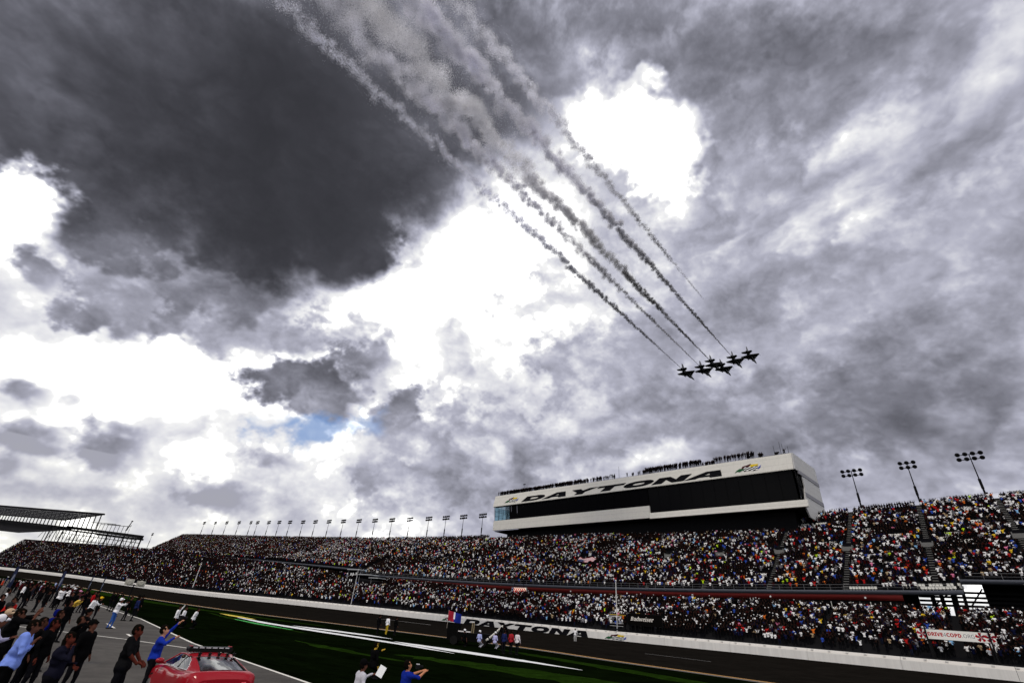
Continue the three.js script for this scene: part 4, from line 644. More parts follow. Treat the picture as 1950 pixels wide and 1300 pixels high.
for (const [x, z, k, t, fc] of [[-11.9, -15.3, 0, 'heavy person in black close behind the light blue shirt', 0.1], [-12.3, -17.2, 2, 'person in black shading their eyes left of the dark haired woman', -0.2], [-14.5, -19.2, 0, 'heavy person in black left of the dark blue hood', 0.2], [-15.3, -21.6, 1, 'person in black cap right behind the dark blue hood', 0], [-14.4, -16.6, 0, 'heavy person in black beside the tan cap', 0.3], [-11.0, -15.9, 1, 'person in black cap between the hood and the dark haired woman', -0.4]]) { const m = shade(new THREE.Mesh(crewGeo[k], cloth)); m.name = numbered('person'); m.position.set(x, 0, z); m.rotation.y = LOOK - 0.4 + fc; scene.add(m); tag(m, t, 'person'); }
// the pit crowd further along
const P = [
  [-112.6, -128, navy, 'white cap and navy jacket at the far left edge of the pit crowd', { cap: 1 }, white], [-81.4, -93.8, [0.55, 0.06, 0.02], 'orange red shirt, further of the two at the far left', {}], [-76, -86, [0.5, 0.05, 0.02], 'orange red shirt, nearer of the two at the far left', {}],
  [-84.4, -98.8, white, 'white shirt and dark hat beside the orange shirts', { cap: 1 }], [-91.1, -108, white, 'white shirt right behind the pair of dark hats', {}], [-50.2, -59.7, white, 'white shirt under a black jacket left of the cowboy hat', { fat: 1.1 }],
  [-62, -74, black, 'wide brimmed black hat and black coat rising above the pit crowd', { h: 1.95, brim: 1 }], [-64.4, -78.7, black, 'black top right of the wide brimmed hat', {}], [-58.8, -72.5, [0.55, 0.55, 0.75], 'pale lilac shirt in the middle of the left pit crowd', { fat: 1.1 }],
  [-75, -95, [0.42, 0.5, 0.8], 'light blue shirt standing tall beside the dark feather banner', { h: 1.9 }], [-85, -105, [0.4, 0.02, 0.02], 'red cap and black top near the light blue shirt', { cap: 1 }, [0.4, 0.02, 0.02]], [-43.4, -55.7, [0.02, 0.02, 0.025], 'black top right beside the broad white shirt', up],
  [-62, -80.5, white, 'white shirt with arms raised above the broad white shirt', up], [-70, -92, white, 'white shirt with raised arms furthest back of the pit crowd', up], [-46.3, -61, white, 'white shirt seen side on among black tops', {}], [-45, -59.9, [0.05, 0.05, 0.06], 'white cap and black top near the pink cap', { cap: 1 }, white],
  [-37.2, -50.3, [0.1, 0.03, 0.04], 'pink cap right of the white shirts', { cap: 1, hl: [0.1, 1.6, 0.3] }, [0.75, 0.3, 0.5]], [-31.4, -42.3, [0.75, 0.5, 0.08], 'yellow shirt bending low', { lean: 0.9 }], [-29.2, -40.6, black, 'black jacket hiding the yellow shirt partly', { fat: 1.2 }], [-30, -43, black, 'yellow cap and black top', { cap: 1, h: 1.6 }, [0.8, 0.5, 0.02]],
  [-36.5, -51.2, [0.4, 0.01, 0.015], 'red top behind the yellow cap', {}], [-38.8, -57.7, black, 'black top with a raised hand behind the jeans man', up], [-29.8, -46.2, black, 'black top with white collar right of the jeans man', {}], [-29.4, -46.6, navy, 'dark navy top furthest right of the pit crowd', {}],
  [-33.2, -38.1, white, 'white shirt at the left edge low in the frame', { lean: 0.3 }], [-21.6, -25.4, [0.4, 0.015, 0.012], 'red shirt seen from behind at the left', { fat: 1.25, lean: 0.15 }], [-24, -27.6, black, 'black coat at the left edge behind the red shirt', { fat: 1.15 }], [-38.6, -46.6, black, 'black coat left of the broad white shirt', { fat: 1.2 }],
  [-41, -49.2, black, 'tall black coat in the left pit crowd', { fat: 1.2, h: 1.85 }], [-45, -54.5, [0.02, 0.02, 0.03], 'dark coat left of the broad white shirt further back', { h: 1.8 }], [-32, -42.6, black, 'black coat beside the bending yellow shirt', { fat: 1.2 }], [-34.5, -46.5, black, 'black coat under the pink cap', { fat: 1.2 }], [-34.6, -43.6, black, 'black coat left of the bending yellow shirt', { fat: 1.2, h: 1.7 }],
  [-37.8, -46.9, black, 'black coat right below the stretching arms', { fat: 1.25, h: 1.7 }], [-20.6, -27.6, black, 'black coat close behind the red shirt', { fat: 1.2 }], [-17.5, -20.6, black, 'black coat with dark cap behind the dark blue jacket', { fat: 1.25, cap: 1 }],
];
P.forEach(([x, z, shirt, text, pose, cap], i) => person(x, z, LOOK - 0.4 + Math.sin(i * 7.7) * 0.5, { h: 1.75, nod: 0.2, ...pose }, { shirt, cap }, 'person in ' + text, i < 10 ? 0.036 : 0.03));
for (const [x, z, t, p] of [[-24.2, -43.9, 'white shirt and raised arm, left of the three on the grass edge', { hl: [0.2, 1.75, 0.25] }], [-23.6, -43.7, 'white shirt, middle of the three on the grass edge', { fat: 0.9 }], [-22.9, -43.9, 'white shirt, right of the three on the grass edge', { lean: 0.25 }]]) person(x, z, LOOK - 0.6, { h: 1.72, crouch: 0.55, ...p }, { shirt: white, pants: black }, 'person in ' + t, 0.02);
person(-2.1, -17.2, LOOK - 0.3, { h: 1.74, crouch: 0.75, hl: [0.08, 1.12, 0.34], hr: [-0.2, 1.12, 0.3], nod: 0.35, short: 1 }, { shirt: [0.008, 0.022, 0.24], pants: black, skin: [0.5, 0.22, 0.12] }, 'kneeling photographer in blue vest raising a camera on the grass', 0.016, true);
person(-3.3, -16.6, LOOK - 0.2, { h: 1.72, crouch: 0.8, cap: 1, hl: [0.25, 1.0, 0.3] }, { shirt: [0.5, 0.5, 0.55], pants: black, cap: black }, 'crouching person in pale shirt holding up a white sheet on the grass', 0.018, true);
person(-4.6, -24.6, LOOK, { h: 1.72, crouch: 0.8, hl: [0.15, 1.05, 0.3] }, { shirt: black, skin: [0.55, 0.35, 0.05] }, 'crouching person in black with yellow gloves on the grass', 0.02);
person(-10.6, -59.1, LOOK, { h: 1.75 }, { shirt: white, pants: [0.5, 0.35, 0.03] }, 'person in white top and yellow trousers beyond the painted strip', 0.026);
person(-9.8, -59.6, LOOK, { h: 1.72 }, { shirt: black }, 'person in black right of the yellow trousers', 0.028); person(-11.6, -59.4, LOOK, { h: 1.76 }, { shirt: black }, 'person in black left beside the yellow trousers', 0.028);
person(13.9, -86.6, Math.PI, { h: 1.78, hl: [0.35, 1.2, 0.3] }, { shirt: white, pants: [0.6, 0.6, 0.6] }, 'person all in white standing before the black wall lettering', 0.028);
person(1.55, -50.2, Math.PI, { h: 1.95, fat: 1.15 }, { shirt: black, pants: black }, 'tall person in black at the upper end of the beaded rope', 0.028);
for (const [x, z, t, c] of [[-1.9, -51.2, 'white helmet and dark coat before the dark cart, left of the three', black], [-0.5, -51.4, 'white and blue jersey before the dark cart, middle of the three', [0.4, 0.45, 0.75]], [0.95, -51.3, 'white and blue jersey with white trousers, right of the three', [0.5, 0.5, 0.8]]]) person(x, z, LOOK, { h: 1.72, cap: 1, short: 1, crouch: 0.75 }, { shirt: c, cap: white, pants: c === black ? black : [0.5, 0.5, 0.55] }, 'person in ' + t, 0.026, false, 0.0);
for (const [x, z, c, t] of [[1.5, -46, navy, 'dark blue top behind the beaded rope'], [2.1, -46.5, [0.35, 0.02, 0.03], 'dark red top behind the beaded rope'], [2.6, -46.2, [0.7, 0.65, 0.68], 'pale top behind the beaded rope']]) person(x, z, LOOK, { h: 1.68 }, { shirt: c }, 'person in ' + t, 0.03);

// ---------------------------------------------------------------- red coupe with a light bar
{
  const t = thing('red_coupe', 'shiny red coupe with black light bar on its roof at the bottom', 'car');
  t.position.set(-7.62, 0, -15.9); t.rotation.y = 133 * RAD; t.scale.set(0.91, 1.0, 0.91);
  const paint = new THREE.MeshPhysicalMaterial({ color: new THREE.Color().setRGB(0.3, 0.004, 0.012), roughness: 0.5, specularIntensity: 0.1, clearcoat: 0.55, clearcoatRoughness: 0.04 });
  const glass = new THREE.MeshPhysicalMaterial({ color: new THREE.Color().setRGB(0.36, 0.44, 0.43), roughness: 0.02, transmission: 1, thickness: 0, ior: 1.9 }), rubber = M(0.012, 0.012, 0.013, 0.7), chrome = new THREE.MeshStandardMaterial({ color: new THREE.Color().setRGB(0.75, 0.75, 0.75), roughness: 0.2, metalness: 0.9 }), trim = M(0.01, 0.01, 0.01, 0.35), lens = M(0.55, 0.57, 0.6, 0.25), redLens = new THREE.MeshPhysicalMaterial({ color: new THREE.Color().setRGB(0.65, 0.03, 0.05), roughness: 0.2, clearcoat: 1 });
  const top = curve([[-2.15, 0.86], [-2.05, 0.98], [-1.75, 1.0], [-1.2, 0.97], [-0.4, 0.93], [0.6, 0.91], [1.1, 0.9], [1.8, 0.82], [2.15, 0.72], [2.3, 0.55]]), wid = curve([[-2.15, 0.72], [-1.95, 0.86], [-1.5, 0.93], [-0.6, 0.9], [0.4, 0.88], [1.3, 0.92], [2, 0.84], [2.3, 0.6]]);
  const rows = []; for (const x of span(-2.15, 2.3, 0.12)) { const w = wid(x), y = top(x), half = [[0, 0.025], [0.3, 0.022], [0.6, 0.012], [0.78, 0.0], [0.92, -0.045], [0.985, -0.12]].map(([k, dy]) => [k * w, y + dy]); half.push([w, y - 0.24], [w * 1.015, Math.min(0.56, y - 0.26)], [w * 1.0, 0.36], [w * 0.95, 0.2]); rows.push([...half.slice(1).reverse().map(([z, yy]) => V(x, yy, -z)), ...half.map(([z, yy]) => V(x, yy, z))]); }
  part('body', merge([sheet(rows), sheet([rows[0].slice(0, 10).reverse(), rows[0].slice(9)]), box(4.1, 0.06, 1.6, 0.05, 0.2, 0)]), paint, t);
  // greenhouse
  const cross = (x, y, w, crown, k = 8) => Array.from({ length: k + 1 }, (_, i) => { const u = i / k * 2 - 1; return V(x - 0.05 * u * u * Math.sign(x), y + crown * (1 - u * u), u * w); });
  part('roof', sheet([cross(0.46, 1.185, 0.55, 0.035), cross(0.2, 1.225, 0.575, 0.035), cross(-0.2, 1.24, 0.585, 0.035), cross(-0.55, 1.222, 0.575, 0.035), cross(-0.78, 1.195, 0.565, 0.035)]), paint, t);
  part('windscreen', sheet([cross(0.48, 1.18, 0.54, 0.035), cross(0.8, 1.06, 0.6, 0.03), cross(1.14, 0.915, 0.68, 0.02)]), glass, t);
  part('rear_window', sheet([cross(-0.8, 1.19, 0.52, 0.035), cross(-1.25, 1.115, 0.55, 0.035), cross(-1.78, 1.012, 0.6, 0.02)]), glass, t);
  for (const s of [-1, 1]) {
    const q = (x, y, z) => V(x, y, s * z);
    part('door_window', sheet([[q(1.02, 0.925, 0.8), q(0.55, 0.93, 0.8), q(0, 0.945, 0.8), q(-0.42, 0.955, 0.795)], [q(0.66, 1.06, 0.69), q(0.4, 1.1, 0.69), q(0, 1.11, 0.695), q(-0.38, 1.1, 0.695)], [q(0.47, 1.165, 0.59), q(0.3, 1.195, 0.6), q(0, 1.205, 0.605), q(-0.36, 1.195, 0.6)]]), glass, t);
    part('quarter_window', sheet([[q(-0.45, 0.957, 0.795), q(-0.9, 0.97, 0.785), q(-1.22, 0.985, 0.765)], [q(-0.42, 1.1, 0.695), q(-0.8, 1.09, 0.7), q(-1.08, 1.06, 0.71)], [q(-0.4, 1.195, 0.6), q(-0.62, 1.185, 0.6), q(-0.82, 1.15, 0.62)]]), glass, t);
    part('rear_pillar', sheet([[q(-0.62, 1.19, 0.6), q(-0.78, 1.195, 0.565), q(-0.8, 1.205, 0.51)], [q(-0.86, 1.15, 0.625), q(-1.02, 1.15, 0.6), q(-1.25, 1.13, 0.545)], [q(-1.1, 1.06, 0.715), q(-1.35, 1.06, 0.68), q(-1.6, 1.06, 0.575)], [q(-1.26, 0.985, 0.775), q(-1.6, 1.0, 0.72), q(-1.82, 1.012, 0.6)], [q(-1.3, 0.96, 0.84), q(-1.65, 0.985, 0.78), q(-1.9, 1.0, 0.62)]]), paint, t);
    part('roof_rail', merge([bar(q(1.06, 0.925, 0.785), q(0.48, 1.19, 0.57), 0.022, 6), bar(q(0.48, 1.19, 0.575), q(0, 1.225, 0.6), 0.02, 6), bar(q(0, 1.225, 0.6), q(-0.5, 1.21, 0.6), 0.02, 6)]), paint, t);
    part('window_trim', merge([bar(q(1.04, 0.92, 0.81), q(-0.42, 0.952, 0.808), 0.011, 5), bar(q(-0.42, 0.952, 0.808), q(-1.24, 0.982, 0.776), 0.011, 5), bar(q(-1.24, 0.982, 0.776), q(-1.1, 1.06, 0.715), 0.011, 5), bar(q(-1.1, 1.06, 0.715), q(-0.84, 1.15, 0.628), 0.011, 5), bar(q(-0.84, 1.15, 0.628), q(-0.62, 1.19, 0.608), 0.011, 5)]), chrome, t);
    part('door_pillar', beam(q(-0.435, 0.955, 0.802), q(-0.385, 1.2, 0.604), 0.035, 0.02), trim, t);
    part('wing_mirror', merge([new THREE.SphereGeometry(0.11, 12, 8).scale(0.8, 0.62, 1.1).translate(0.78, 0.99, s * 0.99), bar(q(0.8, 0.93, 0.82), q(0.78, 0.97, 0.95), 0.025, 6)]), paint, t);
    for (const x of [1.42, -1.32]) { const w = part('wheel', new THREE.CylinderGeometry(0.33, 0.33, 0.24, 24).rotateX(Math.PI / 2).translate(x, 0.33, s * 0.8), rubber, t); w.add(shade(Object.assign(new THREE.Mesh(new THREE.CylinderGeometry(0.21, 0.21, 0.02, 16).rotateX(Math.PI / 2).translate(x, 0.33, s * 0.925), chrome), { name: 'rim' }))); }
    part('tail_light', new THREE.SphereGeometry(0.11, 12, 8).scale(0.3, 0.9, 1.3).translate(-2.13, 0.74, s * 0.5), redLens, t);
    part('seat', merge([box(0.16, 0.55, 0.46, -0.25, 0.78, s * 0.36), box(0.12, 0.18, 0.24, -0.3, 1.07, s * 0.36), box(0.5, 0.15, 0.46, 0.05, 0.55, s * 0.36)]), rubber, t);
  }
  part('rear_window_trim', merge([bar(V(-0.8, 1.2, -0.5), V(-1.8, 1.01, -0.585), 0.016, 5), bar(V(-0.8, 1.2, 0.5), V(-1.8, 1.01, 0.585), 0.016, 5), bar(V(-1.81, 1.012, -0.58), V(-1.83, 1.03, 0), 0.014, 5), bar(V(-1.83, 1.03, 0), V(-1.81, 1.012, 0.58), 0.014, 5)]), trim, t);
  part('interior', merge([box(0.25, 0.3, 1.1, 0.95, 0.78, 0), box(1.1, 0.04, 1.15, -1.35, 0.86, 0)]), rubber, t);
  part('brake_light', box(0.03, 0.05, 0.34, -0.93, 1.175, 0), redLens, t);
  const lb = part('light_bar', merge([box(0.3, 0.05, 1.1, -0.12, 1.305, 0), box(0.24, 0.06, 1.12, -0.12, 1.36, 0), new THREE.CylinderGeometry(0.07, 0.07, 0.26, 10).rotateZ(Math.PI / 2).translate(-0.12, 1.34, 0.55), new THREE.CylinderGeometry(0.07, 0.07, 0.26, 10).rotateZ(Math.PI / 2).translate(-0.12, 1.34, -0.55)]), trim, t);
  for (let i = 0; i < 6; i++) { const m = new THREE.Mesh(box(0.03, 0.022, 0.13, -0.235, 1.375, -0.45 + i * 0.18), lens); m.name = i ? 'lamp_lens_00' + i : 'lamp_lens'; shade(m); lb.add(m); }
  part('light_bar_end', merge([box(0.2, 0.04, 0.05, -0.12, 1.395, 0.55), box(0.2, 0.04, 0.05, -0.12, 1.395, -0.55)]), redLens, t);
  for (const z of [-0.42, -0.15, 0.1, 0.34, 0.52]) part('roof_antenna', merge([new THREE.CylinderGeometry(0.03, 0.045, 0.05, 8).translate(-0.72, 1.25, z), bar(V(-0.72, 1.27, z), V(-0.7, 1.34, z), 0.012, 5), box(0.05, 0.03, 0.09, -0.74, 1.285, z)]), trim, t);
}

// ---------------------------------------------------------------- six jet fighters and their smoke
{
  const grey = M(0.05, 0.052, 0.056, 0.5), canopyM = new THREE.MeshPhysicalMaterial({ color: new THREE.Color().setRGB(0.02, 0.02, 0.022), roughness: 0.08 });
  const loft = (secs, k = 14) => sheet(secs.map(([x, y, w, h]) => Array.from({ length: k + 1 }, (_, i) => { const a = i / k * Math.PI * 2; return V(x, y + h * Math.sin(a), w * Math.cos(a)); })));
  const slab = (pts, th, plane) => { const g = poly(pts, th).translate(0, 0, -th / 2); if (plane === 'h') g.rotateX(Math.PI / 2); return g; };
  // nose +x, up +y, right wing +z
  const t = thing('fighter_jet', '', 'jet');
  part('fuselage', merge([loft([[8.2, 0, 0.02, 0.02], [7.4, 0.02, 0.22, 0.22], [6.2, 0.05, 0.42, 0.44], [4.4, 0.1, 0.55, 0.62], [2, 0, 0.72, 0.8], [0, -0.05, 0.85, 0.82], [-3, -0.02, 0.8, 0.72], [-5, 0, 0.62, 0.6], [-6.4, 0, 0.5, 0.5]])]), grey, t);
  part('air_intake', loft([[3.2, -0.75, 0.5, 0.3], [2, -0.72, 0.6, 0.42], [0, -0.55, 0.7, 0.5], [-3, -0.3, 0.6, 0.45]]), grey, t);
  part('canopy', loft([[5.4, 0.35, 0.02, 0.02], [4.7, 0.5, 0.36, 0.42], [3.6, 0.62, 0.42, 0.5], [2.2, 0.6, 0.32, 0.36], [1, 0.6, 0.08, 0.12]]), canopyM, t);
  for (const s of [-1, 1]) {
    const f = (l) => l.map(([x, z]) => [x, z * s]);
    part('wing', slab(f([[4.9, 0.35], [3.1, 0.9], [2.4, 1.0], [-1.2, 4.75], [-2.4, 4.75], [-3.2, 0.75]]), 0.16, 'h'), grey, t);
    part('stabiliser', slab(f([[-4.1, 0.6], [-5.9, 2.8], [-7.3, 2.8], [-7.2, 0.5]]), 0.12, 'h').translate(0, -0.06, 0), grey, t);
    part('ventral_fin', slab([[-3.6, 0], [-4.4, -0.75], [-5.3, -0.75], [-5.2, 0]], 0.08).rotateX(0.25 * -s).translate(0, -0.45, 0.45 * s), grey, t);
    part('missile', merge([bar(V(-2.4, 0, s * 4.86), V(0.5, 0, s * 4.86), 0.075, 6), slab(f([[-2.4, 4.6], [-1.9, 4.6], [-1.7, 5.1], [-2.2, 5.1]]), 0.03, 'h')]), grey, t);
    part('fuel_tank', new THREE.SphereGeometry(0.32, 10, 8).scale(7, 1, 1).translate(-0.4, -0.55, s * 2), grey, t);
  }
  part('tail_fin', slab([[-2.2, 0.55], [-4.9, 3.5], [-6.2, 3.5], [-6.4, 0.5]], 0.16), grey, t);
  part('nozzle', new THREE.CylinderGeometry(0.4, 0.52, 0.9, 14, 1, true).rotateZ(Math.PI / 2).translate(-6.8, 0, 0), M(0.02, 0.02, 0.02, 0.5), t);
  const D = V(0.68556, 0, -0.72801);
  const J = [[97.4, 124, -227.9, 'leftmost of the six fighter jets, lowest in the line', 'leftmost'], [106.8, 126, -226.8, 'second fighter jet from the left'], [112.0, 129.2, -225.1, 'third fighter jet from the left, its wing overlapping the one in front'], [117.4, 127.4, -225.4, 'fourth fighter jet from the left, overlapped by its neighbour and without smoke'], [123.5, 131.8, -223.4, 'fifth fighter jet from the left, with the dark trail on its own'], [131.3, 134.6, -221.8, 'rightmost of the six fighter jets, highest in the line']];
  J.forEach(([x, y, z, label], i) => { const o = i ? t.clone() : t; if (i) { o.name = numbered('fighter_jet'); scene.add(o); } o.position.set(x, y, z); o.rotation.set(0.03, Math.atan2(-D.z, D.x), 0.015, 'YXZ'); o.scale.set(1.14, 1.0, 0.93); o.userData.label = 'dark ' + label; o.userData.category = 'jet'; });
  // smoke: very many tiny smoke flakes, thin at the tail, billowing with age
  const flake = [[1, 0, 0], [-0.5, 0.866, 0], [-0.5, -0.866, 0]];
  const trail = (i, start, thick, dens, col, label, seed) => {
    const tint = i === 2 ? [1.0, 1.02] : i === 0 ? [1.01, 1.1] : [1.0, 1.05];
    const r = rng(seed), P0 = V(...J[i].slice(0, 3)).addScaledVector(D, -8.4), gauss = () => (r() + r() + r() - 1.5) * 1.15, side = V(-D.z, 0, D.x), upv = V(0, 1, 0), pos = [], idx = [], col3 = [], Lmax = 250, seedN = seed * 3.7, e = new THREE.Euler(), q4 = new THREE.Quaternion(), p = V(0, 0, 0);
    let tt = start;
    while (tt < Lmax) {
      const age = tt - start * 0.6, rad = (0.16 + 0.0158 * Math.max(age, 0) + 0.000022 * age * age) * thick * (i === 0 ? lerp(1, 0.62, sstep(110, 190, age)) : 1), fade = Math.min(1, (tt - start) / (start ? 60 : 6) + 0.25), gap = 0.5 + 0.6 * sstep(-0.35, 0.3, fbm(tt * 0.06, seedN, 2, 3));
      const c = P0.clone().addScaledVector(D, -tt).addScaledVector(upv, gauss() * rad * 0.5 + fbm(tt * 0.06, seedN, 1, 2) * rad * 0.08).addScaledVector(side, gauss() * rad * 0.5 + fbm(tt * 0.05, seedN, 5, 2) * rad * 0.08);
      const pr = rad * (0.28 + 0.38 * r()), n = Math.ceil(dens * (i === 0 ? lerp(1, 0.5, sstep(95, 160, age)) : 1) * fade * gap * (pr * pr * lerp(135, 215, sstep(40, 150, age)) + 5) * 3.9), litTone = lerp(col, 0.95, sstep(55, 150, age)) * (0.9 + 0.2 * r());  // older smoke coloured paler to stand in for front light on it
      for (let k = 0; k < n; k++) {
        const u = r() * 2 - 1, a = r() * Math.PI * 2, q = r() < 0.14 ? Math.abs(gauss()) * rad * 1.1 : Math.pow(r(), 0.5) * pr * (0.75 + 0.5 * r()), w = Math.sqrt(1 - u * u), s = lerp(0.09, 0.074, sstep(60, 200, age)) * (0.7 + 0.6 * r()), b0 = pos.length / 3;
        q4.setFromEuler(e.set(r() * 6.3, r() * 6.3, r() * 6.3));
        for (const v of flake) { p.set(...v).applyQuaternion(q4); pos.push(c.x + q * w * Math.cos(a) + p.x * s, c.y + q * u + p.y * s, c.z + q * w * Math.sin(a) + p.z * s); col3.push(litTone, litTone * tint[0], litTone * tint[1]); }
        idx.push(b0, b0 + 1, b0 + 2);
      }
      tt += pr * 0.4 + 0.1;
    }
    const g = new THREE.BufferGeometry(); g.setAttribute('position', new THREE.Float32BufferAttribute(pos, 3)); g.setAttribute('color', new THREE.Float32BufferAttribute(col3, 3)); g.setIndex(idx);
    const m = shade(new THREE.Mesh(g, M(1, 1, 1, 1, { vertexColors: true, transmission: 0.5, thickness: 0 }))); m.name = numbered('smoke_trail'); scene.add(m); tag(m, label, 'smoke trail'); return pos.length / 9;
  };
  let n = 0;
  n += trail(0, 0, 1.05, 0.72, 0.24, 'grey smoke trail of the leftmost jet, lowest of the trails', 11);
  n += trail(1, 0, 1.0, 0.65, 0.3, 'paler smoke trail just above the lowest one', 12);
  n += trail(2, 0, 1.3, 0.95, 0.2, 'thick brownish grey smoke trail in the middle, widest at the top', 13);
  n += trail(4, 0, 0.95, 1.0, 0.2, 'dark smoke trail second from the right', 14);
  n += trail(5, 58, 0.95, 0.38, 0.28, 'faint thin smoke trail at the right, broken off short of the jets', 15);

}

// ---------------------------------------------------------------- signs, flags, poles, gear
function print(w, h, draw, px = 256) { const c = document.createElement('canvas'); c.width = Math.round(px * w / h); c.height = px; const g = c.getContext('2d'); draw(g, c.width, c.height); const t = new THREE.CanvasTexture(c); t.colorSpace = THREE.SRGBColorSpace; return new THREE.MeshPhysicalMaterial({ map: t, roughness: 0.85, specularIntensity: 0.1 }); }
const faceTrack = Math.atan2(U.z, -U.x);
{
  // lettered board in the lower deck
  const W = 8.5, H = 1.2, t = thing('lettered_board', 'long white board with red and grey lettering standing among the front rows at lower right', 'sign');
  t.position.copy(at(5.1, 100.7, 5.08)); t.rotation.y = faceTrack;
  part('panel', new THREE.PlaneGeometry(W, H).translate(0, 0, 0.06), print(W, H, (g, w, h) => {
    g.fillStyle = '#ecebe6'; g.fillRect(0, 0, w, h); g.textBaseline = 'middle';
    const wheel = (x, y, s) => { for (let i = 0; i < 5; i++) { g.save(); g.translate(x, y); g.rotate(i * Math.PI * 0.4 + 0.3); g.fillStyle = i % 2 ? '#b01020' : '#8e0d1c'; g.beginPath(); g.moveTo(0, 0); g.quadraticCurveTo(s * 0.1, -s * 0.55, s * 0.62, -s * 0.75); g.lineTo(s * 0.9, -s * 0.2); g.quadraticCurveTo(s * 0.45, -s * 0.25, 0, 0); g.fill(); g.fillStyle = '#22304f'; g.beginPath(); g.moveTo(s * 0.1, -s * 0.05); g.lineTo(s * 0.5, -s * 0.4); g.lineTo(s * 0.42, -s * 0.05); g.fill(); g.restore(); } };
    wheel(h * 0.5, h * 0.5, h * 0.55); wheel(w - h * 1.25, h * 0.5, h * 0.5); wheel(w - h * 0.42, h * 0.5, h * 0.5);
    const runs = [['DRIVE', 'bold ', '#b3101f'], ['4', '', '#6b7280'], ['COPD', 'bold ', '#b3101f'], ['.ORG', '', '#70757f']]; let size = 100, total = 0; for (const [s, b] of runs) { g.font = b + size + 'px sans-serif'; total += g.measureText(s).width; }
    const room = w - h * 2.75, k = room / total; size *= Math.min(k, 1.6); let x = h * 1.0; const stretch = room / (total * size / 100); g.save(); g.translate(x, h * 0.48); g.scale(stretch, 1); let p = 0; for (const [s, b, c] of runs) { g.font = b + size + 'px sans-serif'; g.fillStyle = c; g.fillText(s, p, 0); if (b) { g.strokeStyle = c; g.lineWidth = 5; g.strokeText(s, p, 0); } p += g.measureText(s).width; } g.restore();
  }), t);
  part('frame', merge([box(W + 0.1, H + 0.1, 0.08, 0, 0, 0), beam(V(-3, -4.6, -0.2), V(-3, -0.6, -0.2), 0.2, 0.2), beam(V(3.4, -4.6, -0.2), V(3.4, -0.6, -0.2), 0.2, 0.2)]), steelDark, t);
  for (const [x, k] of [[-3.15, 0], [3.7, 0.0]]) part('fence_post', beam(V(x, -4, 0.5), V(x + k, 1.1, 0.5), 0.2, 0.2), steelDark, t);
}
{
  const W = 7.6, H = 2.0, t = thing('script_sign', 'dark sign with white script lettering in the lower deck beside the flag pole', 'sign');
  t.position.copy(at(53.3, 100.8, 4.05)); t.rotation.y = faceTrack;
  part('panel', new THREE.PlaneGeometry(W, H).translate(0, 0, 0.06), print(W, H, (g, w, h) => { g.fillStyle = '#070606'; g.fillRect(0, 0, w, h); g.transform(1, 0, -0.28, 1, h * 0.16, 0); g.font = 'bold 122px serif'; g.fillStyle = '#f1ece4'; g.fillText('Budweiser', w * 0.08, h * 0.62); }), t);
  part('frame', merge([box(W + 0.1, H + 0.1, 0.08), beam(V(-2.2, -3.5, 0), V(-2.2, -0.9, 0), 0.15, 0.15), beam(V(2.2, -3.5, 0), V(2.2, -0.9, 0), 0.15, 0.15)]), steelDark, t);
}
{
  const t = thing('video_board', 'small screen showing a red and white flag under the red fascia band', 'screen'); t.position.copy(at(103.6, 119.6, 9.15)); t.rotation.y = faceTrack - 0.1;
  part('screen', new THREE.PlaneGeometry(6.2, 2.0).translate(0, 0, 0.16), (() => { const m = print(6.2, 2, (g, w, h) => { g.fillStyle = '#f2ead0'; g.fillRect(0, 0, w, h); g.fillStyle = '#c3202a'; for (let i = -2; i < 6; i++) { g.beginPath(); g.moveTo(w * 0.14 * i + w * 0.1, 0); g.lineTo(w * 0.14 * i + w * 0.16, 0); g.lineTo(w * 0.14 * i + w * 0.52, h); g.lineTo(w * 0.14 * i + w * 0.38, h); g.fill(); } g.fillStyle = '#1a2148'; g.fillRect(0, 0, w * 0.14, h); g.fillStyle = '#fff'; for (let i = 0; i < 9; i++) g.fillRect((i % 3) * w * 0.045 + 12, Math.floor(i / 3) * h * 0.3 + 24, 12, 18); }); m.emissiveMap = m.map; m.emissive = new THREE.Color(0.45, 0.45, 0.45); return m; })(), t);
  part('housing', box(6.5, 2.3, 0.3), steelGrey, t); part('hanger', merge([bar(V(-2, 1, 0), V(-2, 3, 0.4), 0.08, 5), bar(V(2, 1, 0), V(2, 3, 0.4), 0.08, 5)]), steelDark, t);
}
{
  // striped flag held flat over the crowd
  const rows = []; for (let i = 0; i <= 10; i++) rows.push(Array.from({ length: 19 }, (_, j) => { const u = j / 18, v = i / 10; const p = at(92.6 - u * 6.2, wallN(90) + 36 + v * 2.4, 0); p.y = upAt(90, (36 + v * 2.4 - 26) / 34).y + 1.65 + 0.18 * Math.sin(u * 9 + v * 2) + 0.1 * Math.sin(u * 17 - v * 5); return p; }));
  const m = shade(new THREE.Mesh(sheet(rows), print(1.9, 1, (g, w, h) => { for (let i = 0; i < 13; i++) { g.fillStyle = i % 2 ? '#f4f0ee' : '#a8182a'; g.fillRect(0, h - (i + 1) * h / 13, w, h / 13 + 1); } g.fillStyle = '#1b2350'; g.fillRect(0, h * 6 / 13, w * 0.4, h * 7 / 13); g.fillStyle = '#fff'; for (let i = 0; i < 30; i++) g.fillRect((i % 6) * w * 0.065 + 8, h * 6 / 13 + Math.floor(i / 6) * h * 0.1 + 10, 7, 7); }))); m.material.side = THREE.DoubleSide; m.name = 'large_flag'; scene.add(m); tag(m, 'red and white striped flag spread flat over spectators on the upper deck', 'flag');
}
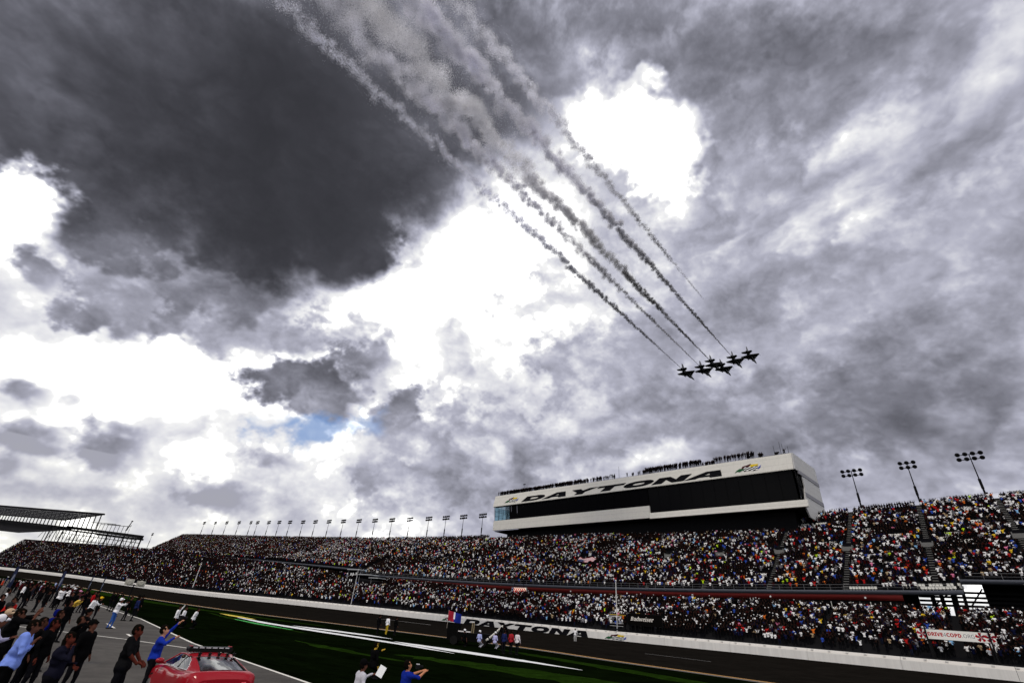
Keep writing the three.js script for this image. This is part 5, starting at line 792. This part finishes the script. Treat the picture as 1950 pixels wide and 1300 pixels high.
{
  const pole = (s, n, y0, y1, r, label, arm) => { const t = thing('flag_pole', label, 'pole'); t.position.copy(at(s, n, 0)); part('pole', bar(V(0, y0, 0), V(0, y1, 0), r, 8, r * 0.7), M(0.6, 0.6, 0.6, 0.4), t); part('pole_cap', new THREE.SphereGeometry(r * 1.5, 8, 6).translate(0, y1, 0), M(0.6, 0.6, 0.6, 0.4), t); return t; };
  pole(59.8, 101, 1.5, 11.1, 0.13, 'tall white pole rising from the wall beside the script sign'); pole(255.3, 80, 3, 12, 0.2, 'thin pale pole standing in front of the far left crowd'); pole(150, 93.2, 2, 11.8, 0.12, 'thin white pole in front of the stair tower gap between the decks');
  // starter's stand at the wall
  const st = thing('starter_stand', 'small dark flag stand over the white wall at the foot of the tall white pole', 'stand'); st.position.copy(at(58.6, 99.4, 0)); st.rotation.y = faceTrack;
  part('platform', box(3.4, 0.2, 1.6, 0, 2.0, 0), steelDark, st); for (const x of [-1.6, 1.6]) part('post', bar(V(x, 0.1, 0.6), V(x, 3.2, 0.6), 0.06, 6), steelDark, st); part('guard_rail', merge([bar(V(-1.6, 3.1, 0.6), V(1.6, 3.1, 0.6), 0.05, 6), bar(V(-1.6, 2.6, 0.6), V(1.6, 2.6, 0.6), 0.04, 6)]), M(0.5, 0.5, 0.5, 0.5), st); part('canopy', box(3.2, 0.12, 1.5, -0.2, 4.6, 0), M(0.5, 0.36, 0.04), st); part('canopy_rail', box(3.0, 0.12, 0.1, -0.2, 4.3, 0.7), M(0.6, 0.6, 0.6), st);
  person(...((p) => [p.x, p.z])(at(58.2, 99.5, 0)), faceTrack, { h: 1.75 }, { shirt: [0.4, 0.42, 0.5], cap: [0.5, 0.02, 0.02] }, 'person with a red cap on the flag stand over the wall', 0.03, false, 2.1).position.y = 2.1;
  // stair tower between the two upper deck sections
  const k = thing('stair_tower', 'dark stair tower with pale roof edges between the two upper deck sections', 'tower'); k.position.copy(at(164, wallN(164) + 17, 0)); k.rotation.y = faceTrack + 0.12;
  part('frame', merge([box(17, 9.6, 4.6, 0, 4.6, -3.2)]), steelDark, k); for (const [x, y, w] of [[-5.2, 12.9, 7], [1.6, 11.4, 7], [6.5, 10.5, 5]]) part('roof_edge', box(w, 0.22, 3.4, x, y, 0), M(0.42, 0.44, 0.46, 0.5), k); for (const x of [-8.4, -1.8, 4.8]) part('post', bar(V(x, 4, 1), V(x, x < -5 ? 12.9 : x < 0 ? 12 : 10.7, 1), 0.12, 6), steelGrey, k); for (const [x, y] of [[-6.5, 11.6], [-5.4, 11.7], [-3.7, 11.8], [-6.6, 9.6], [-5.6, 9.6]]) part('white_panel', box(0.5, 0.8, 0.08, x, y - 0.2, 1.2), whitePaint, k);
}
{
  // tall dark feather banners in the pit
  const mk = (x, z, h, w, label) => { const t = thing('feather_banner', label, 'banner'); t.position.set(x, 0, z); t.rotation.y = LOOK - 0.6; const rows = []; for (let i = 0; i <= 8; i++) { const v = i / 8; rows.push(Array.from({ length: 5 }, (_, j) => V((j / 4) * w * (1 - 0.5 * v ** 4), lerp(0.9, h, v), 0.06 * Math.sin(j * 1.6 + i)))); } const m = M(0.02, 0.03, 0.09, 0.8, { side: THREE.DoubleSide }); part('fabric', sheet(rows), m, t); part('pole', bar(V(0, 0, 0), V(0, h + 0.1, 0), 0.03, 6), steelDark, t); part('print_stripe', sheet(rows.slice(2, 6).map((r) => [r[1], r[2]].map((p) => V(p.x, p.y, p.z + 0.03)))), M(0.3, 0.32, 0.4), t); };
  mk(-66, -75.5, 3.5, 0.9, 'dark blue feather banner at the far left edge of the frame'); mk(-62.5, -79.5, 3.5, 1.0, 'widest dark blue feather banner crossing the white wall at left'); mk(-61, -83.5, 3.1, 0.35, 'narrow dark banner, left of the close pair beside the wide banner'); mk(-59.6, -84.2, 3.2, 0.35, 'narrow dark banner, right of the close pair beside the wide banner');
}
{
  const fl = thing('speaker_stand', 'pale twin loudspeakers on a dark stand behind the pit crowd', 'loudspeaker'); fl.position.set(-42, 0, -64.5); fl.rotation.y = 0.6;
  part('stand', merge([bar(V(0, 0, 0), V(0, 2.6, 0), 0.07, 6), bar(V(-0.7, 2.5, 0), V(0.7, 2.5, 0), 0.06, 6)]), steelDark, fl); for (const x of [-0.55, 0.6]) part('speaker', merge([box(0.85, 0.62, 0.5, x, 2.75 - x * 0.1, 0.05), new THREE.CylinderGeometry(0.22, 0.3, 0.2, 10).rotateX(Math.PI / 2).translate(x, 2.75, 0.35)]), M(0.36, 0.35, 0.3, 0.8), fl);
  part('tripod_leg', merge([bar(V(0, 0.9, 0), V(-0.6, 0, 0.4), 0.04, 5), bar(V(0, 0.9, 0), V(0.6, 0, 0.4), 0.04, 5), bar(V(0, 0.9, 0), V(0, 0, -0.7), 0.04, 5)]), steelDark, fl);
}
{
  // beaded rope from the tall figure down to the grass
  const t = thing('beaded_rope', 'sloping rope strung with round white floats leading up to the tall figure in black', 'rope'); const a = V(-0.6, 0.1, -54.5), b = V(1.5, 1.95, -50), P = (u) => a.clone().lerp(b, u).add(V(0, -0.12 * Math.sin(u * Math.PI), 0));
  const seg = []; for (let i = 0; i < 20; i++) seg.push(bar(P(i / 20), P((i + 1) / 20), 0.02, 4)); part('rope', merge(seg), steelDark, t);
  const ball = new THREE.SphereGeometry(0.115, 10, 8); for (const u of [0.03, 0.1, 0.26, 0.31, 0.36, 0.47, 0.53, 0.58, 0.63, 0.7, 0.78, 0.83, 0.9, 0.95]) part('float', ball, M(0.7, 0.68, 0.62), t).position.copy(P(u));
  part('post', bar(V(1.5, 0, -50), V(1.5, 2, -50), 0.05, 6), steelDark, t);
  // dark cart with a flag
  const c = thing('utility_cart', 'long dark utility cart with a pale rail on the edge of the grass', 'cart'); c.position.set(-1.6, 0, -54); c.rotation.y = -0.1;
  part('bed', merge([box(4.2, 0.7, 1.6, 0, 0.7, 0), box(1.1, 0.9, 1.5, -1.6, 1.3, 0)]), M(0.004, 0.004, 0.004, 0.9), c); part('pale_rail', box(1.2, 0.09, 0.08, -0.45, 1.12, 0.84), M(0.7, 0.66, 0.66), c); part('upright', merge([bar(V(0.25, 1.05, 0.7), V(0.25, 1.9, 0.7), 0.04, 5), bar(V(0.42, 1.05, 0.7), V(0.42, 1.9, 0.7), 0.04, 5)]), M(0.3, 0.24, 0.14), c);
  for (const x of [-1.4, 1.4]) for (const z of [-0.8, 0.8]) part('wheel', new THREE.CylinderGeometry(0.36, 0.36, 0.22, 14).rotateX(Math.PI / 2).translate(x, 0.36, z), M(0.01, 0.01, 0.01), c);
  const rows = []; for (let i = 0; i <= 6; i++) rows.push(Array.from({ length: 9 }, (_, j) => V(j * 0.16, -i * 0.14 - j * 0.03, 0.08 * Math.sin(j * 1.2 + i * 0.4))));
  const f = thing('hand_flag', 'red and blue flag on a short staff above the dark cart', 'flag'); f.position.set(-3.9, 2.75, -54); part('fabric', sheet(rows), print(1.5, 1, (g, w, h) => { g.fillStyle = '#a5283a'; g.fillRect(0, 0, w, h); g.fillStyle = '#1c2c86'; g.fillRect(w * 0.45, 0, w * 0.55, h); g.fillStyle = '#e6e6ee'; g.fillRect(w * 0.4, h * 0.3, w * 0.12, h * 0.7); }), f).material.side = THREE.DoubleSide; part('staff', bar(V(0, -1.5, 0), V(0, 0.06, 0), 0.02, 5), M(0.4, 0.35, 0.3), f);
  // gear in people's hands
  const cam = (x, y, z, ry, label) => { const t = thing('hand_camera', label, 'camera'); t.position.set(x, y, z); t.rotation.y = ry; part('body', box(0.15, 0.11, 0.08), steelDark, t); part('lens', new THREE.CylinderGeometry(0.04, 0.045, 0.14, 10).rotateX(Math.PI / 2).translate(0, 0, 0.1), steelDark, t); part('bright_edge', box(0.07, 0.02, 0.09, 0, 0.066, 0), M(0.6, 0.6, 0.62, 0.3), t); };
  cam(-2.0, 1.2, -17.5, LOOK - 0.3, 'camera held up by the kneeling photographer in the blue vest'); cam(-9.25, 1.95, -16.95, LOOK, 'small camera held up by the person in the bright blue shirt');
  const sh = shade(new THREE.Mesh(new THREE.BoxGeometry(0.2, 0.3, 0.012), whitePaint)); sh.name = 'white_sheet'; sh.position.set(-2.95, 1.08, -16.75); sh.rotation.set(-0.5, 0.3, -0.3); scene.add(sh); tag(sh, 'white paper sheet held up by the crouching person on the grass', 'paper');
}
renderer.render(scene, camera);
